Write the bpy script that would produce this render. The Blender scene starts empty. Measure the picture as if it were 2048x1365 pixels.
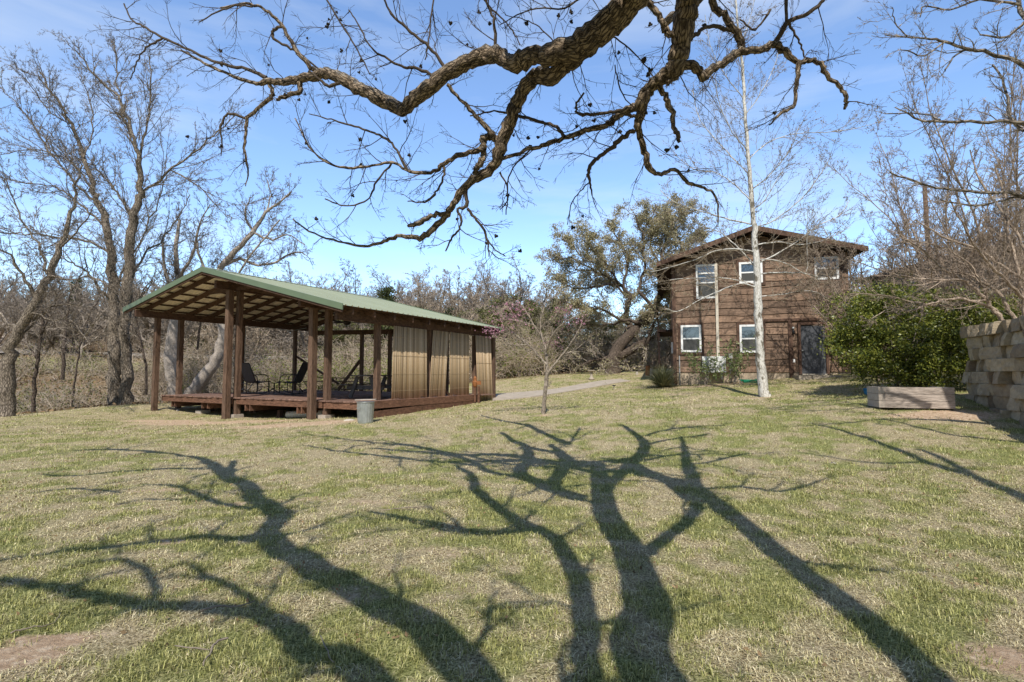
import bpy, math, random
import numpy as np
from mathutils import Vector, Matrix, Euler

random.seed(7)
rng = np.random.default_rng(7)
scene = bpy.context.scene
col = scene.collection

# ------------------------------------------------------------------ camera maths
F = 1032.0                      # focal length in pixels of a 2048 wide picture
PITCH = math.atan(65.5 / F)
CAM = (0.0, 0.0, 1.5)

def ray(px, py):
    u = (px - 1024) / F; v = (682.5 - py) / F
    dy = math.cos(PITCH) - v * math.sin(PITCH)
    return (u / dy, 1.0, (math.sin(PITCH) + v * math.cos(PITCH)) / dy)
def P(px, py, Y):
    r = ray(px, py); return np.array([r[0] * Y, Y, 1.5 + r[2] * Y])
def solve(px, py, b, d):        # ray against the vertical plane b + s*d ; gives s, z, Y
    r = ray(px, py)
    det = -r[0] * d[1] + d[0]
    Y = (-b[0] * d[1] + d[0] * b[1]) / det; s = (r[0] * b[1] - b[0]) / det
    return s, 1.5 + r[2] * Y, Y

SUN_EL = math.radians(50); SD = np.array([0.065, 1.0]); SD /= np.linalg.norm(SD)
TAN = math.tan(SUN_EL)

# ------------------------------------------------------------------ terrain
CTRL = [
 (-12,-20,0),(0,-20,0),(12,-20,0.1),(-6,-4,0),(0,-4,0),(6,-4,0.05),(0,0,0),(-3,3,0),(3,3,0),(0,6,0.01),(-5,6,0),(5,6,0.06),
 (-14,4,-.15),(14,2,.3),(-9,12,.02),(-3,10,.03),(2,10,.14),(6,10,.36),(9.9,10,.56),(9.4,12,.8),(11,12.4,.95),(13,9,.7),(16,16,1.4),
 (-13,19,.0),(-10.8,19.7,.0),(-7,17,.04),(-5.9,15,.12),(-2.8,13.5,.2),(.85,14,.41),(4,14,.52),(8.3,17,.76),(3,19,.62),(-.5,21.5,.45),
 (-17,22.3,.15),(-18.5,19,-.05),(-9,26,.25),(-14,24,.2),(-4,26,.4),(5.4,26,1.07),(7.2,23.2,1.0),(12.5,21,1.40),(16,20,1.6),(6.5,32,1.55),(1,30,1.2),(-6,31,.6),
 (-22,24.5,-1.0),(-26,24,-1.3),(-30,22,-1.4),(-24,20,-.4),(-30,18,-.7),(-19,27.5,-.9),(-22,31,-.6),(-32,30,-.3),(-16,33,-.2),(-27,35,1.0),(-30,42,2.2),(-18,42,1.6),(-40,46,3.2),(-38,40,2.2),(-22,48,2.7),
 (-36,49,3.15),(-27,50.5,3.0),(-46,50,3.3),(-18,52,2.9),(-36,44,2.6),(-48,40,2.0),
 (-10,44,1.6),(0,42,1.8),(12,44,2.2),(25,40,2.6),(24,20,1.8),(20,8,1.2),(-60,70,7),(-30,75,7),(0,75,6),(30,75,6),(60,70,5),(40,30,3),(-45,20,0),(-45,0,-.5),(45,0,1),
]
CT = np.array(CTRL, float)
def _u(d2): return np.where(d2 > 1e-12, d2 * np.log(d2 + 1e-12) * .5, 0)
def _fit():
    n = len(CT); X = CT[:, :2]
    K = _u(((X[:, None] - X[None]) ** 2).sum(-1)) + np.eye(n) * 0.6
    Pm = np.hstack([np.ones((n, 1)), X]); A = np.zeros((n + 3, n + 3))
    A[:n, :n] = K; A[:n, n:] = Pm; A[n:, :n] = Pm.T
    return np.linalg.solve(A, np.concatenate([CT[:, 2], np.zeros(3)]))
TW = _fit()
def gz(x, y):
    x = np.atleast_1d(np.asarray(x, float)); y = np.atleast_1d(np.asarray(y, float))
    cx = np.clip(x, -60, 60); cy = np.clip(y, -20, 75)
    out = np.empty(cx.shape)
    fx = cx.ravel(); fy = cy.ravel(); o = np.empty(fx.shape)
    for i in range(0, len(fx), 60000):
        a = fx[i:i+60000]; b = fy[i:i+60000]
        d2 = (a[:, None] - CT[None, :, 0]) ** 2 + (b[:, None] - CT[None, :, 1]) ** 2
        o[i:i+60000] = _u(d2) @ TW[:-3] + TW[-3] + TW[-2] * a + TW[-1] * b
    out = o.reshape(cx.shape)
    far = np.clip((np.hypot(x, y) - 75) / 300, 0, 1)
    return out + far * 14
def g1(x, y): return float(gz(x, y)[0])
def G(px, py, lo=1.8, hi=60):   # ground point under a pixel
    r = ray(px, py)
    ys = np.concatenate([np.linspace(lo, 12, 200), np.linspace(12.05, hi, 500)])
    zz = 1.5 + r[2] * ys - gz(r[0] * ys, ys)
    k = np.where(zz < 0)[0]
    Y = ys[k[0]] if len(k) else hi
    return np.array([r[0] * Y, Y, g1(r[0] * Y, Y)])

# value noise
_lat = rng.random((256, 256))
def vnoise(x, y):
    xi = np.floor(x).astype(int); yi = np.floor(y).astype(int); fx = x - xi; fy = y - yi
    fx = fx * fx * (3 - 2 * fx); fy = fy * fy * (3 - 2 * fy)
    a = _lat[xi & 255, yi & 255]; b = _lat[(xi + 1) & 255, yi & 255]; c = _lat[xi & 255, (yi + 1) & 255]; d = _lat[(xi + 1) & 255, (yi + 1) & 255]
    return (a * (1 - fx) + b * fx) * (1 - fy) + (c * (1 - fx) + d * fx) * fy
def fbm(x, y, o=4):
    s = 0; a = .5
    for k in range(o): s = s + a * vnoise(x * 2 ** k + 17.3 * k, y * 2 ** k + 5.1 * k); a *= .5
    return s / (1 - .5 ** o)

# ------------------------------------------------------------------ mesh builders
class MB:
    def __init__(s): s.v = []; s.f = []; s.n = 0; s.big = []; s.bc = []
    def add(s, vs, fs):
        s.v.extend([tuple(map(float, p)) for p in vs]); s.f.extend([tuple(i + s.n for i in f) for f in fs]); s.n += len(vs)
    def par(s, o, a, b, c):     # parallelepiped by corner and edge vectors
        o, a, b, c = [np.array(k, float) for k in (o, a, b, c)]
        if np.dot(np.cross(a, b), c) < 0: a, b = b, a
        vs = [o, o+a, o+a+b, o+b, o+c, o+a+c, o+a+b+c, o+b+c]
        s.add(vs, [(0,3,2,1),(4,5,6,7),(0,1,5,4),(1,2,6,5),(2,3,7,6),(3,0,4,7)])
    def box(s, x0, y0, z0, x1, y1, z1): s.par((x0,y0,z0),(x1-x0,0,0),(0,y1-y0,0),(0,0,z1-z0))
    def bar(s, p, q, w, h, up=(0,0,1)):
        p = np.array(p, float); q = np.array(q, float); d = q - p; d /= np.linalg.norm(d)
        up = np.array(up, float)
        if abs(np.dot(d, up)) > .98: up = np.array((1.0, 0, 0))
        sd = np.cross(d, up); sd /= np.linalg.norm(sd); uu = np.cross(sd, d)
        s.par(p - sd*w/2 - uu*h/2, sd*w, uu*h, q-p)
    def tube(s, pts, r, n=8, caps=True):
        pts = [np.array(p, float) for p in pts]; m = len(pts)
        rr = r if hasattr(r, '__len__') else [r]*m
        t0 = pts[1]-pts[0]; t0 /= np.linalg.norm(t0)
        n1 = np.cross(t0, (0,0,1) if abs(t0[2]) < .9 else (1,0,0)); n1 /= np.linalg.norm(n1)
        vs = []
        for i in range(m):
            t = pts[min(i+1,m-1)] - pts[max(i-1,0)]; t = t/(np.linalg.norm(t)+1e-9)
            n1 = n1 - np.dot(n1,t)*t; n1 /= np.linalg.norm(n1)+1e-9; n2 = np.cross(t,n1)
            for k in range(n):
                a = 2*math.pi*k/n; vs.append(pts[i] + rr[i]*(math.cos(a)*n1+math.sin(a)*n2))
        fs = [(i*n+k, i*n+(k+1)%n, (i+1)*n+(k+1)%n, (i+1)*n+k) for i in range(m-1) for k in range(n)]
        if caps: fs += [tuple(range(n-1,-1,-1)), tuple((m-1)*n+k for k in range(n))]
        s.add(vs, fs)
    def lathe(s, c, prof, n=24, squash=None):
        vs = []; m = len(prof)
        for i,(r,z) in enumerate(prof):
            for k in range(n):
                a = 2*math.pi*k/n; rr = r*(squash(a, z) if squash else 1)
                vs.append((c[0]+rr*math.cos(a), c[1]+rr*math.sin(a), c[2]+z))
        fs = [(i*n+k, i*n+(k+1)%n, (i+1)*n+(k+1)%n, (i+1)*n+k) for i in range(m-1) for k in range(n)]
        fs += [tuple(range(n-1,-1,-1)), tuple((m-1)*n+k for k in range(n))]
        s.add(vs, fs)
    def arr(s, V, Fq): s.big.append((np.asarray(V, np.float64), np.asarray(Fq, np.int64)))   # big arrays of quads or tris
    def mesh(s, name, off=(0,0,0)):
        me = bpy.data.meshes.new(name)
        V = [np.array(s.v, np.float64).reshape(-1,3)] if s.v else []
        loops = []; starts = []; base = 0; tot = 0
        if s.f:
            lens = np.array([len(f) for f in s.f]); loops.append(np.concatenate([np.array(f) for f in s.f])); starts.append(np.concatenate([[0], np.cumsum(lens)[:-1]])); tot = lens.sum()
        base = s.n
        for v, f in s.big:
            if len(f) == 0: continue
            V.append(v); loops.append(f.ravel() + base); starts.append(tot + np.arange(len(f)) * f.shape[1]); tot += f.size; base += len(v)
        V = np.concatenate(V) - np.array(off); loops = np.concatenate(loops); starts = np.concatenate(starts)
        me.vertices.add(len(V)); me.vertices.foreach_set('co', V.astype(np.float32).ravel())
        me.loops.add(len(loops)); me.loops.foreach_set('vertex_index', loops.astype(np.int32))
        me.polygons.add(len(starts)); me.polygons.foreach_set('loop_start', starts.astype(np.int32))
        me.update(calc_edges=True); return me

def mk(name, mb, mat, parent=None, world=True, smooth=False):
    off = tuple(parent.location) if (parent is not None and world) else (0,0,0)
    if parent is not None and world and parent.parent is not None: off = tuple(Vector(off) + parent.parent.location)
    me = mb.mesh(name, off)
    if mb.bc and sum(len(k) for k in mb.bc) == len(me.vertices):
        at = me.attributes.new('bark_co', 'FLOAT_VECTOR', 'POINT'); at.data.foreach_set('vector', np.concatenate(mb.bc).astype(np.float32).ravel())
    mats = mat if isinstance(mat, (list, tuple)) else [mat]
    for m in mats: me.materials.append(m)
    me.polygons.foreach_set('use_smooth', np.full(len(me.polygons), bool(smooth)))
    o = bpy.data.objects.new(name, me); col.objects.link(o)
    if parent is not None: o.parent = parent
    return o
def tag(o, label=None, cat=None, group=None, kind=None):
    if label: o['label'] = label
    if cat: o['category'] = cat
    if group: o['group'] = group
    if kind: o['kind'] = kind
    return o
def empty(name, loc, label, cat, group=None, rz=0):
    o = bpy.data.objects.new(name, None); col.objects.link(o); o.location = tuple(float(k) for k in loc); o.rotation_euler = (0,0,rz)
    o.empty_display_size = .2
    return tag(o, label, cat, group)
def dup(root, loc, rz=0, sc=1, label=None, group=None):
    r = root.copy(); col.objects.link(r); r.location = tuple(float(k) for k in loc); r.rotation_euler = (0,0,rz)
    r.scale = (sc,)*3 if not hasattr(sc,'__len__') else sc
    if label: r['label'] = label
    if group: r['group'] = group
    for ch in list(root.children):
        c = ch.copy(); col.objects.link(c); c.parent = r
        for g in list(ch.children):
            d = g.copy(); col.objects.link(d); d.parent = c
    return r

# ------------------------------------------------------------------ materials
def newmat(name):
    m = bpy.data.materials.new(name); m.use_nodes = True; nt = m.node_tree
    for n in list(nt.nodes): nt.nodes.remove(n)
    out = nt.nodes.new('ShaderNodeOutputMaterial'); b = nt.nodes.new('ShaderNodeBsdfPrincipled')
    nt.links.new(b.outputs[0], out.inputs[0]); return m, nt, b
def noise(nt, scale, detail=4, rough=.6, vec=(1,1,1), coord='Object', dist=0):
    tc = nt.nodes.new('ShaderNodeTexCoord'); mp = nt.nodes.new('ShaderNodeMapping'); mp.inputs['Scale'].default_value = vec
    nt.links.new(tc.outputs[coord], mp.inputs[0])
    n = nt.nodes.new('ShaderNodeTexNoise'); n.inputs['Scale'].default_value = scale; n.inputs['Detail'].default_value = detail; n.inputs['Roughness'].default_value = rough
    n.inputs['Distortion'].default_value = dist
    nt.links.new(mp.outputs[0], n.inputs[0]); return n.outputs[0]
def ramp(nt, fac, stops):
    r = nt.nodes.new('ShaderNodeValToRGB'); e = r.color_ramp.elements
    while len(e) < len(stops): e.new(.5)
    for i,(p,c) in enumerate(stops): e[i].position = p; e[i].color = (*c, 1)
    nt.links.new(fac, r.inputs[0]); return r.outputs[0]
def mixc(nt, a, b, fac=.5, mode='MIX'):
    m = nt.nodes.new('ShaderNodeMix'); m.data_type = 'RGBA'; m.blend_type = mode
    for s, v in ((0, fac), (6, a), (7, b)):
        if hasattr(v, 'links'): nt.links.new(v, m.inputs[s])
        else: m.inputs[s].default_value = v if s == 0 else (*v, 1)
    return m.outputs[2]
def math_(nt, op, a, b=0.0):
    m = nt.nodes.new('ShaderNodeMath'); m.operation = op
    for i, v in enumerate((a, b)):
        if hasattr(v, 'links'): nt.links.new(v, m.inputs[i])
        else: m.inputs[i].default_value = v
    return m.outputs[0]
def bump(nt, b, h, strength=.5, dist=.02):
    n = nt.nodes.new('ShaderNodeBump'); n.inputs['Strength'].default_value = strength; n.inputs['Distance'].default_value = dist
    nt.links.new(h, n.inputs['Height']); nt.links.new(n.outputs[0], b.inputs['Normal'])
def simple(name, c, rough=.7, var=.25, scale=8, metal=0, bmp=.2, spec=.3):
    m, nt, b = newmat(name); n = noise(nt, scale, 5)
    c2 = tuple(k*(1-var) for k in c); c3 = tuple(min(1, k*(1+var)) for k in c)
    nt.links.new(ramp(nt, n, [(.3, c2), (.7, c3)]), b.inputs['Base Color'])
    b.inputs['Roughness'].default_value = rough; b.inputs['Metallic'].default_value = metal; b.inputs['Specular IOR Level'].default_value = spec
    if bmp: bump(nt, b, noise(nt, scale*4, 4), bmp)
    return m
def wood(name, dark, light, vec=(1,1,1), scale=6, rough=.8, bstr=.4, island=True):
    m, nt, b = newmat(name)
    n = noise(nt, scale, 6, .65, vec); g = noise(nt, scale*4, 3, .6, vec)
    c = ramp(nt, n, [(.28, dark), (.5, tuple((a+d)/2 for a,d in zip(dark,light))), (.75, light)])
    c = mixc(nt, c, ramp(nt, g, [(.35, (.45,.45,.45)), (.6, (1,1,1))]), .6, 'MULTIPLY')
    if island:
        ge = nt.nodes.new('ShaderNodeNewGeometry'); c = mixc(nt, c, ramp(nt, ge.outputs['Random Per Island'], [(0, (.62,.62,.62)), (1, (1.25,1.2,1.15))]), .8, 'MULTIPLY')
    nt.links.new(c, b.inputs['Base Color']); b.inputs['Roughness'].default_value = rough; b.inputs['Specular IOR Level'].default_value = .25
    bump(nt, b, g, bstr, .01); return m
def bark(name, dark, light, scale=9, patch=None, bstr=.8, stretch=.35):
    m, nt, b = newmat(name); at = nt.nodes.new('ShaderNodeAttribute'); at.attribute_name = 'bark_co'
    v = nt.nodes.new('ShaderNodeTexVoronoi'); v.inputs['Scale'].default_value = scale*3.2; v.feature = 'DISTANCE_TO_EDGE'
    n = nt.nodes.new('ShaderNodeTexNoise'); n.inputs['Scale'].default_value = scale*2.2; n.inputs['Detail'].default_value = 7; n.inputs['Roughness'].default_value = .72
    nt.links.new(at.outputs['Vector'], n.inputs[0])
    dv = nt.nodes.new('ShaderNodeVectorMath'); dv.operation = 'MULTIPLY_ADD'; nt.links.new(n.outputs['Color'], dv.inputs[0]); dv.inputs[1].default_value = (.05,.05,.05); nt.links.new(at.outputs['Vector'], dv.inputs[2]); nt.links.new(dv.outputs[0], v.inputs[0])
    ve = math_(nt, 'MINIMUM', math_(nt, 'MULTIPLY', v.outputs['Distance'], 2.6), .45)
    h = math_(nt, 'ADD', ve, math_(nt, 'MULTIPLY', n.outputs[0], .9))
    c = ramp(nt, h, [(.42, dark), (.62, tuple((a+d)*.5 for a, d in zip(dark, light))), (.92, light)])
    big = noise(nt, 1.6, 3, .6); c = mixc(nt, c, ramp(nt, big, [(.3, (.72,.70,.68)), (.7, (1.15,1.13,1.1))]), .8, 'MULTIPLY')
    if patch is not None: c = mixc(nt, c, patch, ramp(nt, noise(nt, scale, 4, .6, (1,1,.5)), [(.56, (0,0,0)), (.60, (1,1,1))]))
    nt.links.new(c, b.inputs['Base Color']); b.inputs['Roughness'].default_value = .9; b.inputs['Specular IOR Level'].default_value = .15
    bump(nt, b, h, bstr, .05); return m
def leafmat(name, cols, rough=.5, spec=.4, trans=.25):
    m, nt, b = newmat(name); ge = nt.nodes.new('ShaderNodeNewGeometry')
    k = len(cols)
    c = ramp(nt, ge.outputs['Random Per Island'], [(i/(k-1), cc) for i, cc in enumerate(cols)])
    c = mixc(nt, c, ramp(nt, noise(nt, .9, 3), [(.35, (.6,.62,.55)), (.65, (1.15,1.15,1.1))]), .8, 'MULTIPLY')
    nt.links.new(c, b.inputs['Base Color']); b.inputs['Roughness'].default_value = rough; b.inputs['Specular IOR Level'].default_value = spec
    t = nt.nodes.new('ShaderNodeBsdfTranslucent'); nt.links.new(c, t.inputs[0]); mx = nt.nodes.new('ShaderNodeMixShader'); mx.inputs[0].default_value = trans
    nt.links.new(b.outputs[0], mx.inputs[1]); nt.links.new(t.outputs[0], mx.inputs[2])
    out = [n for n in nt.nodes if n.type == 'OUTPUT_MATERIAL'][0]; nt.links.new(mx.outputs[0], out.inputs[0]); return m

M = {}
M['post'] = wood('stained post timber', (.06,.036,.024), (.25,.16,.11), (3,3,.35))
M['beam'] = wood('stained beam timber', (.045,.024,.016), (.17,.10,.066), (1.2,1.2,3))
M['deck'] = wood('weathered deck boards', (.17,.10,.075), (.34,.215,.165), (1,1,1), 5)
M['deckrim'] = wood('red brown rim board', (.075,.038,.024), (.28,.15,.095), (1,1,4), 5)
M['siding'] = wood('rough sawn brown siding', (.13,.082,.057), (.40,.275,.195), (.6,.6,5), 4, .85, .7)
M['trimwood'] = wood('brown trim boards', (.06,.036,.026), (.20,.12,.085), (3,3,.5), 5)
M['soffit'] = wood('dark soffit boards', (.02,.012,.01), (.06,.034,.024), (1,1,3), 4)
M['grey_wood'] = wood('grey picnic timber', (.09,.085,.08), (.22,.2,.185), (1,1,1), 5)
M['planter'] = wood('weathered planter timber', (.30,.25,.21), (.62,.54,.47), (.5,.5,3), 4)
M['green_roof'] = simple('green painted metal roof', (.27,.30,.21), .55, .08, 1.2, 0, 0, .35)
M['green_trim'] = simple('green metal trim', (.135,.18,.105), .4, .08, 2, 0, 0, .5)
M['roof_under'] = simple('bare metal roof underside', (.88,.80,.64), .55, .12, 3, 0, 0, .3)
M['concrete'] = simple('weathered concrete', (.40,.34,.27), .9, .16, 3, 0, .25)
M['foundation'] = simple('tan foundation plaster', (.46,.37,.27), .9, .1, 2, 0, .15)
M['galv'] = simple('galvanised steel', (.40,.42,.41), .42, .2, 7, .55, 0, .5)
M['black_metal'] = simple('black painted metal', (.02,.02,.022), .45, .2, 10, 0, 0)
M['mesh_fabric'] = simple('dark mesh fabric', (.055,.055,.06), .8, .2, 60, 0, .1)
M['white'] = simple('white vinyl', (.86,.86,.84), .45, .05, 5, 0, 0)
M['cream'] = simple('cream painted pipe cover', (.62,.56,.46), .6, .08, 5, 0, 0)
M['grey_box'] = simple('grey electrical enclosure', (.4,.4,.39), .5, .1, 6, 0, 0)
M['door'] = simple('charcoal door paint', (.085,.09,.10), .45, .1, 6, 0, 0)
M['shingle'] = simple('dark roof edge', (.07,.06,.055), .7, .2, 8)
M['hose'] = simple('green garden hose', (.03,.30,.16), .5, .1, 9, 0, 0)
M['blue'] = simple('blue plastic', (.03,.22,.5), .5, .15, 4, 0, 0)
M['rust'] = simple('orange brown painted iron', (.27,.105,.035), .6, .3, 14)
M['wire'] = simple('rusty wire', (.22,.16,.12), .6, .2, 9, 0, 0)
M['stonepale'] = simple('pale field stone', (.48,.43,.37), .9, .2, 7, 0, .6)
M['brick'] = simple('grey concrete block', (.42,.36,.30), .9, .15, 9, 0, .4)
M['lightglass'] = simple('light fixture', (.5,.5,.48), .3, .1, 6, 0, 0)
M['fan'] = simple('dark fan metal', (.03,.025,.022), .5, .1, 6, 0, 0)
M['rock'] = simple('yard rock', (.42,.37,.32), .9, .25, 8, 0, .8)
M['stick'] = simple('fallen twig bark', (.24,.195,.15), .9, .3, 20)
M['road'] = simple('pale gravel road', (.42,.38,.33), .95, .15, 1.5)

# pane: dark glass that mirrors the sky and trees
m, nt, b = newmat('window glass'); nt.links.new(ramp(nt, noise(nt, 1.3, 2), [(.3, (.03,.045,.06)), (.7, (.06,.085,.11))]), b.inputs['Base Color'])
b.inputs['Roughness'].default_value = .03; b.inputs['Specular IOR Level'].default_value = 1.0; b.inputs['IOR'].default_value = 2.0
bump(nt, b, noise(nt, 1.5, 1), .04, .05); M['pane'] = m
M['screen'] = simple('insect screen', (.075,.075,.07), .6, .15, 2, 0, 0)

# stone wall blocks
m, nt, b = newmat('rough limestone'); ge = nt.nodes.new('ShaderNodeNewGeometry')
c = ramp(nt, ge.outputs['Random Per Island'], [(0, (.24,.18,.125)), (.35, (.42,.345,.25)), (.7, (.54,.455,.33)), (1, (.33,.265,.195))])
c = mixc(nt, c, ramp(nt, noise(nt, 7, 6, .7), [(.3, (.6,.57,.52)), (.65, (1.1,1.08,1.0))]), .8, 'MULTIPLY')
nt.links.new(c, b.inputs['Base Color']); b.inputs['Roughness'].default_value = .95; bump(nt, b, noise(nt, 9, 7, .7), 1, .06); M['limestone'] = m
# bamboo
m, nt, b = newmat('split bamboo'); ge = nt.nodes.new('ShaderNodeNewGeometry')
c = ramp(nt, ge.outputs['Random Per Island'], [(0, (.27,.19,.11)), (.25, (.42,.30,.17)), (.5, (.50,.36,.21)), (.8, (.72,.58,.40)), (1, (.30,.22,.14))])
c = mixc(nt, c, ramp(nt, noise(nt, 40, 3, .7, (1,1,.3)), [(.3, (.75,.72,.68)), (.65, (1.1,1.07,1))]), .5, 'MULTIPLY')
nt.links.new(c, b.inputs['Base Color']); b.inputs['Roughness'].default_value = .6; M['bamboo'] = m

M['bark_near'] = bark('furrowed pecan bark', (.035,.024,.016), (.42,.325,.23), 11, None, 1.0, 1)
# lichen on sky-facing sides of the near limbs
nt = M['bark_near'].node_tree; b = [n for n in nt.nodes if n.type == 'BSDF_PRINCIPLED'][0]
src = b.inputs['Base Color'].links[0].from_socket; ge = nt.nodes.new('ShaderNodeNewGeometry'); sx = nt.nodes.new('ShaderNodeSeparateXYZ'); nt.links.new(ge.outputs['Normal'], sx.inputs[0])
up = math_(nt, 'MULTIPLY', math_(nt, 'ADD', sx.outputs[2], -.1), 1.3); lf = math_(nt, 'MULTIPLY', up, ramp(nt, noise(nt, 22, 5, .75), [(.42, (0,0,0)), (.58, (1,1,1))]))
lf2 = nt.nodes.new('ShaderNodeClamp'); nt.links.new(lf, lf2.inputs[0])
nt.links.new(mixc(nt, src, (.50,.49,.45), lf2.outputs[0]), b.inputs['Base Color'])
M['twig_near'] = bark('pecan twig bark', (.035,.026,.02), (.15,.118,.09), 30, None, .4, 1)
M['bark_grey'] = bark('grey brown bark', (.065,.052,.04), (.36,.305,.245), 7, None, 1)
M['bark_pale'] = bark('pale smooth bark', (.30,.26,.22), (.52,.46,.40), 8, None, .5, .6)
M['bark_dark'] = bark('dark oak bark', (.04,.03,.024), (.19,.15,.12), 7, None, 1)
M['bark_mid'] = bark('woodland bark', (.15,.125,.105), (.46,.40,.34), 6, None, .7)
M['bark_wood2'] = bark('brown woodland bark', (.17,.13,.095), (.54,.45,.35), 6, None, .7)
M['bark_syc'] = bark('white sycamore bark', (.40,.38,.335), (.72,.71,.67), 6, (.19,.17,.135), .25, .45)
M['bark_tan2'] = bark('tan sycamore twig bark', (.17,.135,.095), (.42,.35,.26), 12, None, .3)
M['bark_red'] = bark('redbud bark', (.12,.095,.075), (.42,.36,.29), 12, None, .5)
M['bark_tan'] = bark('tan crape myrtle bark', (.17,.125,.095), (.46,.37,.29), 8, None, .4)
M['pod'] = simple('dry seed husk', (.035,.028,.022), .9, .3, 30, 0, 0)
M['oakleaf'] = leafmat('live oak leaf', [(.27,.25,.145), (.42,.37,.22), (.54,.46,.28), (.35,.33,.19), (.58,.50,.34)], .55, .3, .25)
M['cedar'] = leafmat('juniper foliage', [(.03,.045,.018), (.065,.085,.03), (.11,.125,.045)], .7, .2, .1)
M['oakgreen'] = leafmat('green oak foliage', [(.08,.09,.03), (.17,.175,.06), (.26,.25,.09)], .6, .3, .2)
M['shrubleaf'] = leafmat('glossy green shrub leaf', [(.035,.055,.01), (.11,.14,.022), (.26,.28,.04), (.36,.355,.075)], .42, .5, .3)
M['vine'] = leafmat('yellow green vine leaf', [(.15,.20,.03), (.28,.33,.06), (.38,.41,.11)], .5, .3, .35)
M['oleander'] = leafmat('oleander leaf', [(.13,.19,.06), (.27,.34,.12), (.42,.46,.22)], .45, .4, .25)
M['blossom'] = leafmat('pink redbud blossom', [(.42,.16,.26), (.56,.28,.38), (.6,.36,.45)], .6, .2, .3)
M['yucca'] = leafmat('sotol leaf', [(.09,.10,.045), (.24,.245,.12), (.42,.39,.25)], .6, .3, .1)
M['drybrush'] = leafmat('dry brush leaf', [(.20,.145,.09), (.33,.25,.16), (.24,.20,.11), (.15,.17,.06)], .8, .1, .2)
M['litter'] = leafmat('dead leaves', [(.25,.16,.09), (.36,.25,.15), (.18,.12,.07)], .9, .1, .1)
M['bud'] = simple('brown leaf bud', (.18,.13,.07), .9, .3, 30, 0, 0)

# grass blades: patch colour from an attribute, per-blade variation on top
m, nt, b = newmat('grass blade'); at = nt.nodes.new('ShaderNodeAttribute'); at.attribute_name = 'green'; ge = nt.nodes.new('ShaderNodeNewGeometry')
straw = ramp(nt, ge.outputs['Random Per Island'], [(0, (.27,.20,.11)), (.5, (.62,.53,.31)), (1, (.92,.82,.56))])
grn = ramp(nt, ge.outputs['Random Per Island'], [(0, (.09,.105,.025)), (.5, (.34,.34,.095)), (1, (.62,.60,.24))])
c = mixc(nt, straw, grn, at.outputs['Fac'])
nt.links.new(c, b.inputs['Base Color']); b.inputs['Roughness'].default_value = .6; b.inputs['Specular IOR Level'].default_value = .25
t = nt.nodes.new('ShaderNodeBsdfTranslucent'); nt.links.new(c, t.inputs[0]); mx = nt.nodes.new('ShaderNodeMixShader'); mx.inputs[0].default_value = .22
nt.links.new(b.outputs[0], mx.inputs[1]); nt.links.new(t.outputs[0], mx.inputs[2]); nt.links.new(mx.outputs[0], [n for n in nt.nodes if n.type == 'OUTPUT_MATERIAL'][0].inputs[0])
M['grass'] = m
# ground: thatch, soil, wood floor
m, nt, b = newmat('lawn soil and thatch')
def att(nm):
    a = nt.nodes.new('ShaderNodeAttribute'); a.attribute_name = nm; return a.outputs['Fac']
fine = noise(nt, 60, 6, .75); mid = noise(nt, 4, 6, .65); spk = noise(nt, 14, 5, .8)
thatch = ramp(nt, fine, [(.36, (.06,.045,.026)), (.48, (.36,.29,.17)), (.62, (.70,.59,.39))])
green = ramp(nt, fine, [(.36, (.035,.04,.014)), (.48, (.20,.215,.07)), (.62, (.44,.435,.18))])
soil = ramp(nt, spk, [(.3, (.33,.22,.14)), (.5, (.52,.375,.25)), (.68, (.74,.60,.44))])
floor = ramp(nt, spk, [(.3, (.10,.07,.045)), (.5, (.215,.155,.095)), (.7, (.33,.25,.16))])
gg = math_(nt, 'ADD', att('green'), math_(nt, 'MULTIPLY', math_(nt, 'SUBTRACT', mid, .5), 1.1)); cl = nt.nodes.new('ShaderNodeClamp'); nt.links.new(gg, cl.inputs[0])
c = mixc(nt, thatch, green, cl.outputs[0])
so = math_(nt, 'ADD', math_(nt, 'MULTIPLY', math_(nt, 'SUBTRACT', spk, .5), .8), att('soil')); cl2 = nt.nodes.new('ShaderNodeClamp'); nt.links.new(math_(nt, 'MULTIPLY', math_(nt, 'SUBTRACT', so, .35), 3.5), cl2.inputs[0])
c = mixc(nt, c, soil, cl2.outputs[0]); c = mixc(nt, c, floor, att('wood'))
nt.links.new(c, b.inputs['Base Color']); b.inputs['Roughness'].default_value = 1; b.inputs['Specular IOR Level'].default_value = .05
bump(nt, b, fine, .9, .03); M['ground'] = m

# ------------------------------------------------------------------ branch engine
def unit(v):
    n = math.sqrt(v[0]**2+v[1]**2+v[2]**2) or 1e-9; return (v[0]/n, v[1]/n, v[2]/n)
def cross(a, b): return (a[1]*b[2]-a[2]*b[1], a[2]*b[0]-a[0]*b[2], a[0]*b[1]-a[1]*b[0])
def deflect(d, ang, R):
    a = unit(cross(d, (R.gauss(0,1), R.gauss(0,1), R.gauss(0,1))))
    c, s = math.cos(ang), math.sin(ang)
    return (d[0]*c+a[0]*s, d[1]*c+a[1]*s, d[2]*c+a[2]*s)
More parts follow.
